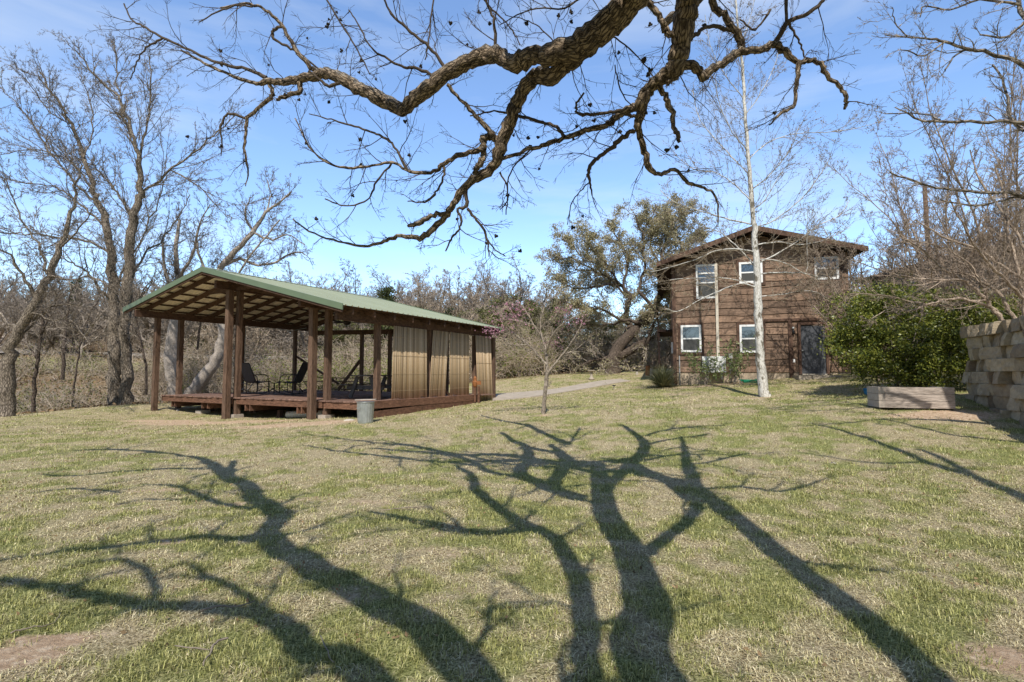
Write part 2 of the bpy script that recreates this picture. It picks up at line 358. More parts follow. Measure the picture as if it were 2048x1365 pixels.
# spec per level: (children, length ratio, angle, wobble, up)
def grow(R, p, d, L, r, lvl, spec, out, minr=.0025, seg=None, sides=None):
    nch, ratio, ang, wob, up = spec[min(lvl, len(spec)-1)]
    n = max(4, min(14, int(L / (seg or .22)) + 2))
    if lvl >= len(spec)-1: n = 5
    pts = [p]; rad = [r]; st = L/(n-1); dirs = [d]
    for i in range(1, n):
        d = unit((d[0]+R.gauss(0,wob), d[1]+R.gauss(0,wob), d[2]+R.gauss(0,wob)+up))
        p = (p[0]+d[0]*st, p[1]+d[1]*st, p[2]+d[2]*st); pts.append(p); dirs.append(d)
        rad.append(max(minr*.8, r*(1-.78*i/(n-1))))
    out.append((pts, rad, lvl))
    if lvl < len(spec)-1:
        k = nch if isinstance(nch, int) else R.randint(*nch)
        for j in range(k):
            t = .18 + .82*(j+R.random())/k; i = min(n-1, int(t*(n-1)))
            cd = deflect(dirs[i], ang*R.uniform(.6,1.3), R)
            grow(R, pts[i], cd, L*ratio*R.uniform(.6,1.15)*(1.15-.55*t), max(minr, rad[i]*R.uniform(.5,.75)), lvl+1, spec, out, minr, seg)
    return out
def catmull(pts, per=4):
    pts = [np.array(p, float) for p in pts]; q = [2*pts[0]-pts[1]] + pts + [2*pts[-1]-pts[-2]]; out = []
    for i in range(1, len(q)-2):
        for k in range(per):
            t = k/per; a,b,c,d = q[i-1],q[i],q[i+1],q[i+2]
            out.append(.5*((2*b)+(-a+c)*t+(2*a-5*b+4*c-d)*t*t+(-a+3*b-3*c+d)*t**3))
    out.append(q[-2]); return out
def traced(tr, Y0, Y1=None, per=4, jit=.0, R=random, wmul=1.0):
    """tr: (px, py, width px) ; depth goes from Y0 to Y1. Returns (pts, rad)."""
    if Y1 is None: Y1 = Y0
    n = len(tr); a = []
    for i, (x, y, w) in enumerate(tr):
        Y = Y0 + (Y1-Y0)*i/(n-1); p = P(x, y, Y); a.append((p[0], p[1], p[2], .5*w*wmul*Y/F))
    s = catmull(a, per); pts = []; rad = []; sw = 0
    for i, k in enumerate(s):
        sw = sw*.55+R.gauss(0,.07 if Y0 < 8 else .03)
        j = jit*(1 if 0 < i < len(s)-1 else 0)*min(1, k[3]*20+.3)
        pts.append((k[0]+R.gauss(0,j), k[1]+R.gauss(0,j*1.5), k[2]+R.gauss(0,j))); rad.append(max(.002, k[3]*(1+sw)))
    return pts, rad
def spawn(pts, rad, out, R, density, length, spec, r=None, bias=(0,0,0), t0=0.0, ang=1.0, minr=.0025, seg=None, taper=.5, chk=None):
    """grow side twigs off a polyline; density per metre"""
    acc = R.random()
    tot = sum(math.dist(pts[i], pts[i+1]) for i in range(len(pts)-1)); run = 0
    for i in range(len(pts)-1):
        sl = math.dist(pts[i], pts[i+1]); run += sl
        if run < t0*tot: continue
        acc += sl*density
        while acc > 1:
            acc -= 1; t = R.random()
            p = tuple(pts[i][k]*(1-t)+pts[i+1][k]*t for k in range(3)); d = unit(tuple(pts[i+1][k]-pts[i][k] for k in range(3)))
            cd = unit(tuple(a+b for a, b in zip(deflect(d, ang*R.uniform(.6,1.3), R), bias)))
            L = length*R.uniform(.5,1.3)*(1-taper*run/tot)
            n0 = len(out); grow(R, p, cd, L, min(rad[i]*.6, r or 99), 0, spec, out, minr, seg)
            if chk and any(chk(q) for b in out[n0:] for q in b[0]): del out[n0:]
def enters_view(q):     # would this point show below the top edge of the picture
    return q[1] > .2 and (q[2]-1.5)/q[1] < .80
def tubes(mb, branches, side_fn, rough=0, R=rng):
    groups = {}
    for b in branches:
        s = side_fn(max(b[1])); groups.setdefault((len(b[0]), s), []).append(b)
    for (N, s), bs in groups.items():
        Pp = np.array([b[0] for b in bs], float); Rr = np.array([b[1] for b in bs], float); B = len(bs)
        T = np.gradient(Pp, axis=1); T /= np.linalg.norm(T, axis=2, keepdims=True)+1e-9
        ref = np.tile(np.array([.31,.11,.94]), (B,1)); par = np.abs((T[:,0]*ref).sum(1)) > .9; ref[par] = (1,0,0)
        n1 = ref; V = np.empty((B,N,s,3)); ang = np.arange(s)*2*math.pi/s; ca, sa = np.cos(ang), np.sin(ang)
        for i in range(N):
            t = T[:,i]; n1 = n1-(n1*t).sum(1,keepdims=True)*t; n1 /= np.linalg.norm(n1,axis=1,keepdims=True)+1e-9; n2 = np.cross(t,n1)
            rr = Rr[:,i][:,None]*np.ones((B,s))
            if rough and s >= 7: rr = rr*(1+R.uniform(-rough,rough,(B,s)))
            V[:,i] = Pp[:,i][:,None]+rr[...,None]*(ca[None,:,None]*n1[:,None]+sa[None,:,None]*n2[:,None])
        k = np.arange(s); i = np.arange(N-1); base = (np.arange(B)*N*s)[:,None,None]
        a = base+(i*s)[None,:,None]+k[None,None]; b_ = base+(i*s)[None,:,None]+((k+1)%s)[None,None]
        Fq = np.stack([a, b_, b_+s, a+s], -1).reshape(-1,4)
        mb.arr(V.reshape(-1,3), Fq)
        arc = np.concatenate([np.zeros((B,1)), np.cumsum(np.linalg.norm(np.diff(Pp,axis=1),axis=2),axis=1)],1)+R.random((B,1))*50
        rm = np.maximum(Rr, .004)[:,:,None]
        mb.bc.append(np.stack([ca[None,None,:]*rm+R.random((B,1,1))*9, sa[None,None,:]*rm, np.repeat(arc[:,:,None]*.30, s, 2)], -1).reshape(-1,3))
def leaves(mb, C, size, aspect=.6, R=rng, var=.4, flat=0.0):
    C = np.asarray(C, float); n = len(C)
    if n == 0: return
    a = R.normal(size=(n,3)); a /= np.linalg.norm(a,axis=1,keepdims=True); b = R.normal(size=(n,3)); b[:,2] += flat; b -= (a*b).sum(1,keepdims=True)*a; b /= np.linalg.norm(b,axis=1,keepdims=True)
    s = size*R.uniform(1-var,1+var,(n,1)); a = a*s; b = b*s*aspect
    V = np.stack([C-a*.5, C+b*.5-a*.05, C+a*.5, C-b*.5-a*.05], 1).reshape(-1,3)
    mb.arr(V, np.arange(n*4).reshape(n,4))
def ends(branches, lvl, R, per=2, spread=.05):
    out = []
    for pts, rad, l in branches:
        if l >= lvl:
            for _ in range(per):
                i = R.randint(max(0,len(pts)//3), len(pts)-1); p = pts[i]; out.append((p[0]+R.gauss(0,spread), p[1]+R.gauss(0,spread), p[2]+R.gauss(0,spread)))
    return out
def sides_far(r): return 7 if r > .05 else (4 if r > .015 else 3)
def sides_near(r): return 14 if r > .06 else (8 if r > .025 else (5 if r > .009 else 3))

# ================================================================== SETTING
def terrain():
    def axis(vals): return np.array(sorted(set(np.round(vals, 4))))
    xs = [0.0]; 
    while xs[-1] < 900: xs.append(xs[-1]+max(.10, .035*xs[-1] if xs[-1] > 12 else .10 + .0*xs[-1]))
    xs = axis([-k for k in xs]+xs)
    ys = [1.0]
    while ys[-1] < 1200: ys.append(ys[-1]+(.07 if ys[-1] < 6 else .1 if ys[-1] < 14 else .2 if ys[-1] < 45 else .05*ys[-1]))
    yn = [1.0]
    while yn[-1] > -300: yn.append(yn[-1]-max(.8, -.15*yn[-1]))
    ys = axis(ys+yn)
    X, Y = np.meshgrid(xs, ys); Z = gz(X, Y)
    Z = Z + (fbm(X*.7, Y*.7, 4)-.5)*.10*np.clip(1-np.abs(Y)/60, .2, 1) + (fbm(X*4, Y*4, 3)-.5)*.035
    V = np.stack([X, Y, Z], -1).reshape(-1,3); nx = len(xs); ny = len(ys)
    i, j = np.meshgrid(np.arange(nx-1), np.arange(ny-1)); a = (j*nx+i).ravel()
    mb = MB(); mb.arr(V, np.stack([a, a+1, a+nx+1, a+nx], 1))
    o = mk('ground', mb, M['ground'], smooth=True); tag(o, 'patchy straw and green lawn rising to the house and dropping to the creek', 'ground', kind='structure')
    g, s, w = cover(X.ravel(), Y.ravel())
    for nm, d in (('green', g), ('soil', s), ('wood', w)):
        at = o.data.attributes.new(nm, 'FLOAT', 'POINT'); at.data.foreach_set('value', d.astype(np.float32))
    return o
DIRT = []
def dirt(px, py, rx, ry, k=1.0):
    p = G(px, py); DIRT.append((p[0], p[1], rx, ry, k))
for a in ((95,1285,.26,.07,1.2),(40,1310,.26,.09,1.3),(-30,1335,.3,.12,1.2),(210,1262,.25,.05,.7),(2020,1330,.35,.25,.9),(440,846,3.4,.75,1.15),(330,842,1.6,.6,1),(560,852,1.8,.6,1.1),(640,846,1.2,.5,1),
          (1850,828,1.2,.35,1.0),(1940,835,1.0,.35,.9),(1528,797,.6,.3,.9),(1420,772,2.4,.35,1),(1087,832,.35,.2,.9),(1720,1000,.5,.15,.5),(880,1105,.5,.3,.55),(760,1010,.5,.4,.55),(620,1000,.7,.3,.5),(300,980,.9,.25,.6),(450,1010,.6,.2,.5),
          (40,870,1.2,.3,.6),(90,888,.9,.3,.5),(700,1190,.4,.3,.45),(330,1090,.4,.2,.5),(940,1180,.4,.3,.45),(1350,790,1.5,.3,.6)): dirt(*a)
LAWN_EDGE = [(-60,10),(-30,15.5),(-22,18.2),(-17.5,20.6),(-14.5,22.2),(-12.5,24.5),(-11,28.2),(-6,31.2),(0,31.5),(5,33.5),(12,36),(60,40)]
def cover(x, y):
    n1 = fbm(x*.42+3, y*.42, 4); n2 = fbm(x*1.7, y*1.7+9, 4); n3 = fbm(x*5.1, y*5.1+2, 3)
    green = np.clip((n1-.5)*1.0+(n2-.5)*2.6+(n3-.5)*2.8+.40+np.clip(x-1,0,8)*.03-np.clip((y-7)/60,0,.2), .03, .97)
    soil = np.clip((n2-.56)*1.5+(n3-.55)*1.6, 0, .45)*(1-green)
    for cx, cy, rx, ry, k in DIRT:
        d = ((x-cx)/rx)**2+((y-cy)/ry)**2; soil = soil+k*np.exp(-d*1.3)*(.55+.9*n3)
    ex = np.array([e[0] for e in LAWN_EDGE]); ey = np.array([e[1] for e in LAWN_EDGE])
    edge = np.interp(x, ex, ey)+(n2-.5)*2.5
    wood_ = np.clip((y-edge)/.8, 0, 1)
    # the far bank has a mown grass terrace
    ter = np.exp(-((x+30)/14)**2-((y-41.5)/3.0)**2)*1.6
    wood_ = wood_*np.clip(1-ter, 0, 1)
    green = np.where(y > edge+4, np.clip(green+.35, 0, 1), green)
    return green, np.clip(soil, 0, 1.2), wood_
terrain()

# grass blades (one object, uncountable)
def grass():
    R = np.random.default_rng(3)
    def zone(y0, y1, dens, w, h, segs):
        A = 0.5*(y1+y0)*2.1*(y1-y0)+(y1-y0)*1.0; n = int(A*dens)
        y = np.sqrt(R.random(n)*(y1**2-y0**2)+y0**2); x = (R.random(n)*2-1)*(y*1.05+.3)
        g, s, wd = cover(x, y)
        clump = fbm(x*9, y*9, 2)
        keep = (R.random(n) > np.clip(s*1.1, 0, .985)) & (wd < .5) & (R.random(n) < .05+1.5*(clump-.1))
        # keep the grass off hard surfaces and out from under the deck
        q = np.stack([x+4.628, y-14.0], 1); sc = q@np.array([-.87342,.48696]); tc = q@np.array([.48696,.87342])
        keep &= ~((sc > .15) & (sc < 11.0) & (tc > 1.3) & (tc < 8.2))
        hx = (x-12.0)*.9613-(y-21.5)*.2756; hy = -(x-12.0)*.2756*-1*-1-(y-21.5)*.9613*-1*-1
        keep &= ~((y > 21.2-(x-12)*.287) & (x > 7.0) & (x < 20))
        x, y, g, clump = x[keep], y[keep], g[keep], clump[keep]; n = len(x)
        z = gz(x, y) + (fbm(x*.7, y*.7, 4)-.5)*.10*np.clip(1-np.abs(y)/60, .2, 1) + (fbm(x*4, y*4, 3)-.5)*.035
        az = R.random(n)*2*math.pi; isg = (R.random(n) < g).astype(float)
        hh = h*(.35+.9*R.random(n)**1.5)*(.55+.8*clump)*(.8+.5*isg); lean = np.where(isg > 0, R.uniform(.2,1.3,n), R.uniform(.8,2.8,n))
        ww = w*(.6+.7*R.random(n))
        dx, dy = np.cos(az), np.sin(az); px, py = -dy*ww/2, dx*ww/2
        B = np.stack([x, y, z-.004], 1)
        if segs == 2:
            m1 = B+np.stack([dx*hh*lean*.3, dy*hh*lean*.3, hh*.62], 1); tip = B+np.stack([dx*hh*lean, dy*hh*lean, hh*(1.05-np.clip(lean,0,1.6)*.42)], 1)
            off = np.stack([px, py, np.zeros(n)], 1)
            V = np.stack([B-off, B+off, m1+off*.8, m1-off*.8, tip], 1).reshape(-1,3)
            i = np.arange(n)*5; tri = np.concatenate([np.stack([i,i+1,i+2],1), np.stack([i,i+2,i+3],1), np.stack([i+3,i+2,i+4],1)]); k = 5
        else:
            tip = B+np.stack([dx*hh*lean*.8, dy*hh*lean*.8, hh], 1); off = np.stack([px, py, np.zeros(n)], 1)
            V = np.stack([B-off, B+off, tip], 1).reshape(-1,3); i = np.arange(n)*3; tri = np.stack([i,i+1,i+2],1); k = 3
        gv = np.clip(isg*.75+.12+R.normal(0,.12,n), 0, 1); return V, tri, np.repeat(gv, k)
    mb = MB(); att = []
    for a in ((1.9,4.2,9500,.0045,.036,2),(4.2,7.5,4200,.0066,.038,2),(7.5,13,1500,.010,.038,1),(13,24,420,.018,.045,1),(24,34,170,.025,.05,1)):
        V, t, g = zone(*a); mb.arr(V, t); att.append(g)
    o = mk('grass', mb, M['grass']); tag(o, 'short dry and green grass blades covering the whole lawn', 'grass', kind='stuff')
    at = o.data.attributes.new('green', 'FLOAT', 'POINT'); at.data.foreach_set('value', np.concatenate(att).astype(np.float32))
grass()

def litter():
    R = np.random.default_rng(12); n = 9000; y = np.sqrt(R.random(n)*(16**2-2**2)+4); x = (R.random(n)*2-1)*(y*1.05+.3)
    k = fbm(x*1.3+40, y*1.3, 3) > .5; x, y = x[k], y[k]; z = gz(x,y)+(fbm(x*.7, y*.7, 4)-.5)*.10*np.clip(1-np.abs(y)/60, .2, 1)+(fbm(x*4, y*4, 3)-.5)*.035+.02
    m2 = 26000; yb = R.uniform(20,60,m2); xb = R.uniform(-1.1,.35,m2)*yb; _, _, w_ = cover(xb, yb); kk = w_ > .5; xb, yb = xb[kk], yb[kk]; zb_ = gz(xb,yb)+.05
    mb = MB(); leaves(mb, np.stack([x,y,z],1), .028, .6, R); leaves(mb, np.stack([xb,yb,zb_],1), .16, .6, R)
    tag(mk('leaf_litter', mb, M['litter']), 'scattered brown dead leaves on the lawn and under the trees', 'leaf litter', kind='stuff')
litter()
# paths
def strip(name, edge_a, edge_b, mat, label, cat, lift=.03, thick=.12):
    mb = MB(); A = [G(*p) for p in edge_a]; B = [G(*p) for p in edge_b]; A = catmull(A, 5); B = catmull(B, 5); n = min(len(A), len(B))
    vs = []; 
    for i in range(n):
        for q in (A[i], B[i]): vs.append((q[0], q[1], g1(q[0], q[1])+lift+.03))
        for q in (A[i], B[i]): vs.append((q[0], q[1], g1(q[0], q[1])+lift-thick))
    fs = []
    for i in range(n-1):
        a = i*4; b2 = a+4; fs += [(a, a+1, b2+1, b2), (a, b2, b2+2, a+2), (a+1, a+3, b2+3, b2+1)]
    mb.add(vs, fs); o = mk(name, mb, mat); tag(o, label, cat, kind='structure'); return o
strip('path', [(985,803),(1050,797),(1120,787),(1180,777),(1230,768),(1262,763)], [(985,790),(1050,785),(1110,779),(1160,770),(1200,763),(1240,759)], M['concrete'], 'pale concrete path curving from the pavilion toward the house', 'path', .0)
strip('concrete_slab', [(262,808),(290,807),(325,806)], [(258,797),(290,795),(325,794)], M['concrete'], 'flat concrete slab beside the pavilion corner post', 'slab', .06)
# road on the far bank
mb = MB(); pts = [(-60,50.5),(-45,48.5),(-36,47.5),(-28,48),(-20,49.5),(-10,53)]
vs = []
for x, y in pts: vs += [(x, y, g1(x,y)+.12), (x, y+3.2, g1(x,y+3.2)+.2)]
mb.add(vs, [(i*2, i*2+2, i*2+3, i*2+1) for i in range(len(pts)-1)]); tag(mk('road', mb, M['road']), 'pale gravel road on the far bank of the creek', 'road', kind='structure')

# ================================================================== PAVILION
W2 = (-.87342,.48696); L2 = (.48696,.87342); O2 = (-4.628,14.0)
Wv = np.array([*W2,0]); Lv = np.array([*L2,0]); Ov = np.array([*O2,0]); Zv = np.array([0,0,1.0])
def pv(s, t, z): return Ov+s*Wv+t*Lv+z*Zv
def pside(px, py, s): return solve(px, py, (O2[0]+s*W2[0], O2[1]+s*W2[1]), L2)
def pg(s, t): p = pv(s,t,0); return g1(p[0], p[1])
pav = empty('pavilion', pv(5.5,4.2,pg(5.5,4.2)), 'open timber pavilion with a green metal gable roof over a raised wooden deck', 'pavilion')
SP, ZP, ZR, ZL, SL_ = 6.68, 5.07, 3.38, 4.0, 11.8   # ridge s, ridge z, right eave z, left eave z, left eave s
def roofz(s): return ZR+(ZP-ZR)*s/SP if s <= SP else ZP+(ZL-ZP)*(s-SP)/(SL_-SP)
T0, T1 = 0.0, 8.52
def ribbed(s0, s1, lift):
    prof = []; t = T0
    while t < T1-.05:
        prof += [(t, 0), (t+.085, 0), (t+.10, .026), (t+.135, .026), (t+.15, 0)]; t += .235
    prof.append((T1, 0)); vs = []; n = len(prof)
    for s in (s0, s1):
        for t, h in prof: vs.append(pv(s, t, roofz(s)+h+lift))
    return vs, [(i, i+1, n+i+1, n+i) for i in range(n-1)]
mb = MB(); mb.add(*ribbed(0, SP, 0)); mb.add(*ribbed(SL_, SP, 0)); roof = mk('roof', mb, M['green_roof'], pav); tag(roof, 'sage green ribbed metal roof')
mb = MB(); mb.add(*ribbed(0.002, SP, -.008)); mb.add(*ribbed(SL_-.002, SP, -.008)); mk('roof_underside', mb, M['roof_under'], pav)
mb = MB()                                  # ridge cap and gable trims
for sgn, s in ((-1, SP-.22), (1, SP+.22)):
    mb.par(pv(SP, T0-.03, ZP+.042), pv(s, T0-.03, roofz(s)+.034)-pv(SP, T0-.03, ZP+.042), (T1-T0+.06)*Lv, .006*Zv)
ridge = mk('ridge_cap', mb, M['green_roof'], roof)
for t in (T0-.035, T1+.005):
    mb = MB()
    for s0, s1 in ((-.03, SP), (SL_+.03, SP)):
        p, q = pv(s0, t, roofz(s0)-.13), pv(s1, t, roofz(s1)-.13); mb.par(p, q-p, .03*Lv, .175*Zv)
    mk('gable_trim', mb, M['green_trim'], roof)
for tt in (T0, T1-.05):
    for s0, s1 in ((0.02, SP), (SL_-.02, SP)):
        mb = MB(); p, q = pv(s0, tt, roofz(s0)-.20), pv(s1, tt, roofz(s1)-.20); mb.par(p, q-p, .04*Lv, .12*Zv); mk('barge_board', mb, M['beam'], pav)
# purlins along the length, rafters up the slope
mb = MB()
for s in list(np.arange(.25, SP-.3, .78))+list(np.arange(SL_-.3, SP+.3, -.72)):
    mb.par(pv(s-.045, .04, roofz(s)-.062), .09*Wv, (T1-.09)*Lv, .045*Zv)
mk('purlin', mb, M['beam'], pav)
mb = MB()
for t in np.arange(.42, 8.5, .86):
    for s0, s1 in ((.06, SP), (SL_-.06, SP)):
        p, q = pv(s0, t, roofz(s0)-.235), pv(s1, t, roofz(s1)-.235); mb.par(p, q-p, .055*Lv, .165*Zv)
o = mk('rafter', mb, M['beam'], pav)
mb = MB(); beams = [(10.95, .0, 8.3, 3.66, .26), (6.5, .35, 8.3, 4.42, .27), (2.2, .35, 8.3, 3.52, .27), (.52, .25, 8.6, 3.03, .30)]
for s, t0, t1, z, h in beams:
    b1 = MB(); b1.par(pv(s-.06, t0, z), .12*Wv, (t1-t0)*Lv, h*Zv); mk('beam', b1, M['beam'], pav)
b1 = MB(); b1.par(pv(2.0, 1.2, 3.35), 9.0*Wv, .06*Lv, .0*Zv+.16*Zv); 
b1 = MB(); b1.bar(pv(6.5, 1.05, 4.60), pv(2.3, 3.4, 3.72), .05, .18); mk('brace', b1, M['beam'], pav)
b1 = MB(); b1.bar(pv(8.0, 1.05, 4.47), pv(5.2, 1.05, 4.50), .05, .14); mk('tie_beam', b1, M['beam'], pav)
b1 = MB(); b1.bar(pv(10.9, 8.15, 3.6), pv(.6, 8.15, 3.3), .08, .22); mk('beam', b1, M['beam'], pav)
DZ = .68
posts = [(10.95,.8,3.66,.17,0),(10.95,1.68,3.66,.17,0),(10.95,4.3,3.66,.15,0),(10.95,7.1,3.66,.15,0),
         (6.45,.85,4.42,.19,0),(6.4,1.2,4.42,.17,0),(2.15,.85,3.52,.19,0),(1.95,1.25,3.52,.17,0),
         (.60,2.0,3.03,.16,0),(.60,4.6,3.03,.16,0),(.60,7.5,3.03,.15,0),(.50,8.75,3.03,.17,0),
         (7.4,8.05,3.5,.14,0),(5.65,8.05,3.45,.14,0),(10.9,8.05,3.66,.14,0),(2.4,8.05,3.35,.14,0)]
for s, t, z1, w, _ in posts:
    z0 = pg(s, t)-.05; b1 = MB()
    tw = random.uniform(-.02,.02); o0 = pv(s-w/2, t-w/2, z0)
    b1.par(o0, w*Wv, w*Lv, np.array([tw, 0, z1-z0])); mk('post', b1, M['post'], pav)
for a, b in (((6.4,1.2),(.17)),((1.95,1.25),(.17)),((8.9,1.5),.17)):
    s, t = a; b1 = MB(); z0 = pg(s,t)-.05; b1.par(pv(s-.17, t-.2, z0), .34*Wv, .36*Lv, .17*Zv+np.array([0,0,.0])); mk('footing_block', b1, M['brick'], pav)
# deck
mb = MB(); T = 1.02; k = 0
while T < 8.15:
    pass
    break
for i, s in enumerate(np.arange(.06, 10.85, .145)):   # boards run front to back
    dz = random.uniform(-.004,.004); t0 = 1.0+random.uniform(-.02,.02)+(0.06 if s < 6.35 else 0)
    mb.par(pv(s, t0, DZ-.035+dz), .137*Wv, (8.15-t0)*Lv, .035*Zv)
mk('deck_boards', mb, M['deck'], pav)
rim = MB()
rim.par(pv(6.42, 1.03, DZ-.23), 4.4*Wv, .05*Lv, .19*Zv); rim.par(pv(1.98, 1.09, DZ-.23), 4.3*Wv, .05*Lv, .19*Zv); rim.par(pv(.06, 1.09, DZ-.235), 1.85*Wv, .05*Lv, .195*Zv)
rim.par(pv(.02, 1.09, DZ-.20), .05*Wv, 5.95*Lv, .22*Zv); rim.par(pv(10.86, 1.03, DZ-.23), .05*Wv, 7.1*Lv, .19*Zv)
mk('rim_board', rim, M['deckrim'], pav)
rim = MB(); rim.par(pv(.03, 1.2, pg(0,1.2)-.12), .04*Wv, 5.85*Lv+.16*Zv, .33*Zv); mk('skirt_board', rim, M['deckrim'], pav)
j = MB()
for s in (10.3, 8.3, 7.95, 5.75, 5.5, 3.1, 2.9, 10.1):
    j.par(pv(s, 1.10, DZ-.44), .05*Wv, 7*Lv, .2*Zv)
mk('joist', j, M['deckrim'], pav)
for s, t in ((9.6,1.9),(9.1,1.9),(4.9,1.8),(7.4,2.6),(3.3,3.2),(8.6,4),(5.2,4),(1.2,3),(3.6,6),(9,6.5),(.8,5)):
    b1 = MB(); z0 = pg(s,t)-.08; b1.par(pv(s,t,z0), .14*Wv, .14*Lv, (DZ-.44-z0)*Zv); mk('pier', b1, M['post'], pav)
# side wall braces and rear counter with rail
b1 = MB(); b1.bar(pv(10.9,7.15,2.35), pv(8.9,8.05,1.0), .12, .09); mk('brace', b1, M['post'], pav)
b1 = MB(); b1.bar(pv(7.4,8.02,2.2), pv(8.9,8.02,.72), .09, .12); mk('brace', b1, M['post'], pav)
b1 = MB(); b1.bar(pv(.62,4.6,1.55), pv(.62,5.8,.70), .06, .10); mk('brace', b1, M['post'], pav)
cnt = MB(); cnt.par(pv(7.5,7.95,1.27), 3.3*Wv, .12*Lv, .045*Zv); cnt.par(pv(7.5,7.7,1.10), 3.5*Wv, .3*Lv, .04*Zv)
for s in (8.3, 10.4): cnt.par(pv(s,7.82,DZ), .05*Wv, .05*Lv, .42*Zv)
cnt.par(pv(7.5,7.9,DZ+.04), 2.2*Wv, .05*Lv, .05*Zv)
mk('rear_counter', cnt, M['post'], pav)
# conduit along the left beam
c1 = MB(); s = 10.8; c1.tube([pv(s,4.35,DZ), pv(s,4.35,3.5), pv(s,4.42,3.59), pv(s,4.55,3.61), pv(s,6.8,3.61), pv(s-.5,7.2,3.75)], .014, 6); mk('conduit', c1, M['galv'], pav, smooth=True)

# bamboo screens hang from the right beam
def screen(x0, x1, xb0, xb1, ztop, zbot, label, s=.43):
    ta, tb = pside(x0, 700, s)[0], pside(x1, 700, s)[0]; tc, td = pside(xb0, 780, s)[0], pside(xb1, 780, s)[0]
    n = int((tb-ta)/.024); mbs = MB(); base = pv(s, (ta+tb)/2, zbot)
    root = empty('bamboo_screen', base, label, 'screen', 'bamboo screens hanging along the right side of the pavilion')
    for i in range(n):
        f = (i+.5)/n; a = ta+(tb-ta)*f; b = tc+(td-tc)*f; r = random.uniform(.0128,.0140); sg = random.uniform(-.002,.002)
        zb = zbot+random.uniform(-.03,.03)+.05*math.sin(i*.13)
        mid = (a+b)/2+random.uniform(-.004,.004)
        mbs.tube([pv(s+sg, b, zb), pv(s+sg*1.5, mid, (zb+ztop)/2), pv(s, a, ztop+random.uniform(-.006,.006))], [r, r*.95, r*.9], 5)
    mk('bamboo_slats', mbs, M['bamboo'], root, smooth=True)
    for fz in (.12,.35,.6,.85):
        tw = MB()
        z = zbot+(ztop-zbot)*fz; tw.bar(pv(s-.016, tc+(ta-tc)*fz, z), pv(s-.016, td+(tb-td)*fz, z), .004, .008)
        mk('binding_cord', tw, M['bamboo'], root)
    return root
screen(787,853,783,854, 3.03, .67, 'wide bamboo screen nearest the front, left of the first dark post gap')
screen(866,897,858,890, 3.04, .66, 'narrow bamboo screen tilted inward behind the diagonal brace', .46)
screen(899,938,900,938, 3.04, .68, 'bamboo screen with a dark hole near its middle, beside the iron pump', .44)
screen(951,981,956,986, 3.03, .30, 'rearmost bamboo screen hanging below the deck at the far corner', .38)
# small wreath-like hanging on the screen's hole
# ceiling fan
fb = pv(4.1,4.0,0); fz = 3.55
fanr = empty('ceiling_fan', (fb[0],fb[1],fz), 'dark ceiling fan hanging under the pavilion roof', 'fan')
b1 = MB(); b1.tube([(fb[0],fb[1],fz), (fb[0],fb[1],4.22)], .018, 8); mk('down_rod', b1, M['fan'], fanr)
b1 = MB(); b1.lathe((fb[0],fb[1],fz-.2), [(.05,0),(.13,.03),(.15,.1),(.12,.18),(.04,.22)], 16); mk('motor', b1, M['fan'], fanr, smooth=True)
for k in range(5):
    a = k*2*math.pi/5+.3; c, s_ = math.cos(a), math.sin(a); b1 = MB()
    b1.par((fb[0]+c*.15-s_*-.06, fb[1]+s_*.15+c*-.06, fz-.12), (c*.55, s_*.55, 0), (-s_*.13, c*.13, .03), (0,0,.008)); mk('blade', b1, M['fan'], fanr)

# rocking chairs
def chair():
    r = empty('rocking_chair', (0,0,0), 'x', 'chair', 'black rocking chairs on the deck')
    # local: faces +x
    b = MB(); n = 8
    for (p, q) in (((-.06,.40),(.50,.44)),((-.06,.40),(-.36,1.05))): pass
    prof = [(.52,.43),(.45,.45),(.1,.40),(0,.41),(-.06,.47),(-.20,.78),(-.34,1.08)]
    vs = []; 
    for x, z in prof: vs += [(x,-.27,z),(x,.27,z)]
    for x, z in prof: vs += [(x-.005,-.27,z-.015),(x-.005,.27,z-.015)]
    m_ = len(prof); fs = [(i*2,i*2+1,i*2+3,i*2+2) for i in range(m_-1)]+[(2*m_+i*2,2*m_+i*2+2,2*m_+i*2+3,2*m_+i*2+1) for i in range(m_-1)]
    b.add(vs, fs); mk('sling_seat', b, M['mesh_fabric'], r, False)
    for sy in (-.29,.29):
        b = MB(); b.tube([(x, sy, z) for x, z in prof], .015, 6); mk('side_rail', b, M['black_metal'], r, False, True)
        b = MB(); b.tube([(x, sy, .02+.20*((x-.08)/.62)**2) for x in np.linspace(-.55,.62,12)], .015, 6); mk('rocker', b, M['black_metal'], r, False, True)
        b = MB(); b.tube([(-.14,sy,.66),(.0,sy*1.06,.69),(.30,sy*1.06,.68),(.40,sy*1.06,.62),(.44,sy,.42),(.44,sy,.09)], .014, 6); mk('armrest', b, M['black_metal'], r, False, True)
        b = MB(); b.tube([(.0,sy,.41),(.0,sy,.03)], .013, 6); b.tube([(-.08,sy,.5),(-.36,sy,.11)], .013, 6); mk('leg', b, M['black_metal'], r, False, True)
    for x, z in ((.44,.25),(-.3,.17),(-.34,1.08)):
        b = MB(); b.tube([(x,-.29,z),(x,.29,z)], .013, 6); mk('cross_bar', b, M['black_metal'], r, False, True)
    return r
ch = chair()
def on_deck(px, py):
    r = ray(px, py); Y = (DZ-1.5)/r[2]; return np.array([r[0]*Y, Y, DZ])
p = on_deck(503, 789); ch.location = tuple(p); ch.rotation_euler = (0,0,math.radians(-20)); ch.scale = (1.05,)*3
ch['label'] = 'black mesh rocking chair on the left, showing its broad backrest between the posts'
p = on_deck(592, 790); c2 = dup(ch, p, math.radians(178), 1.15, 'black mesh rocking chair on the right, seen side on behind the front post')
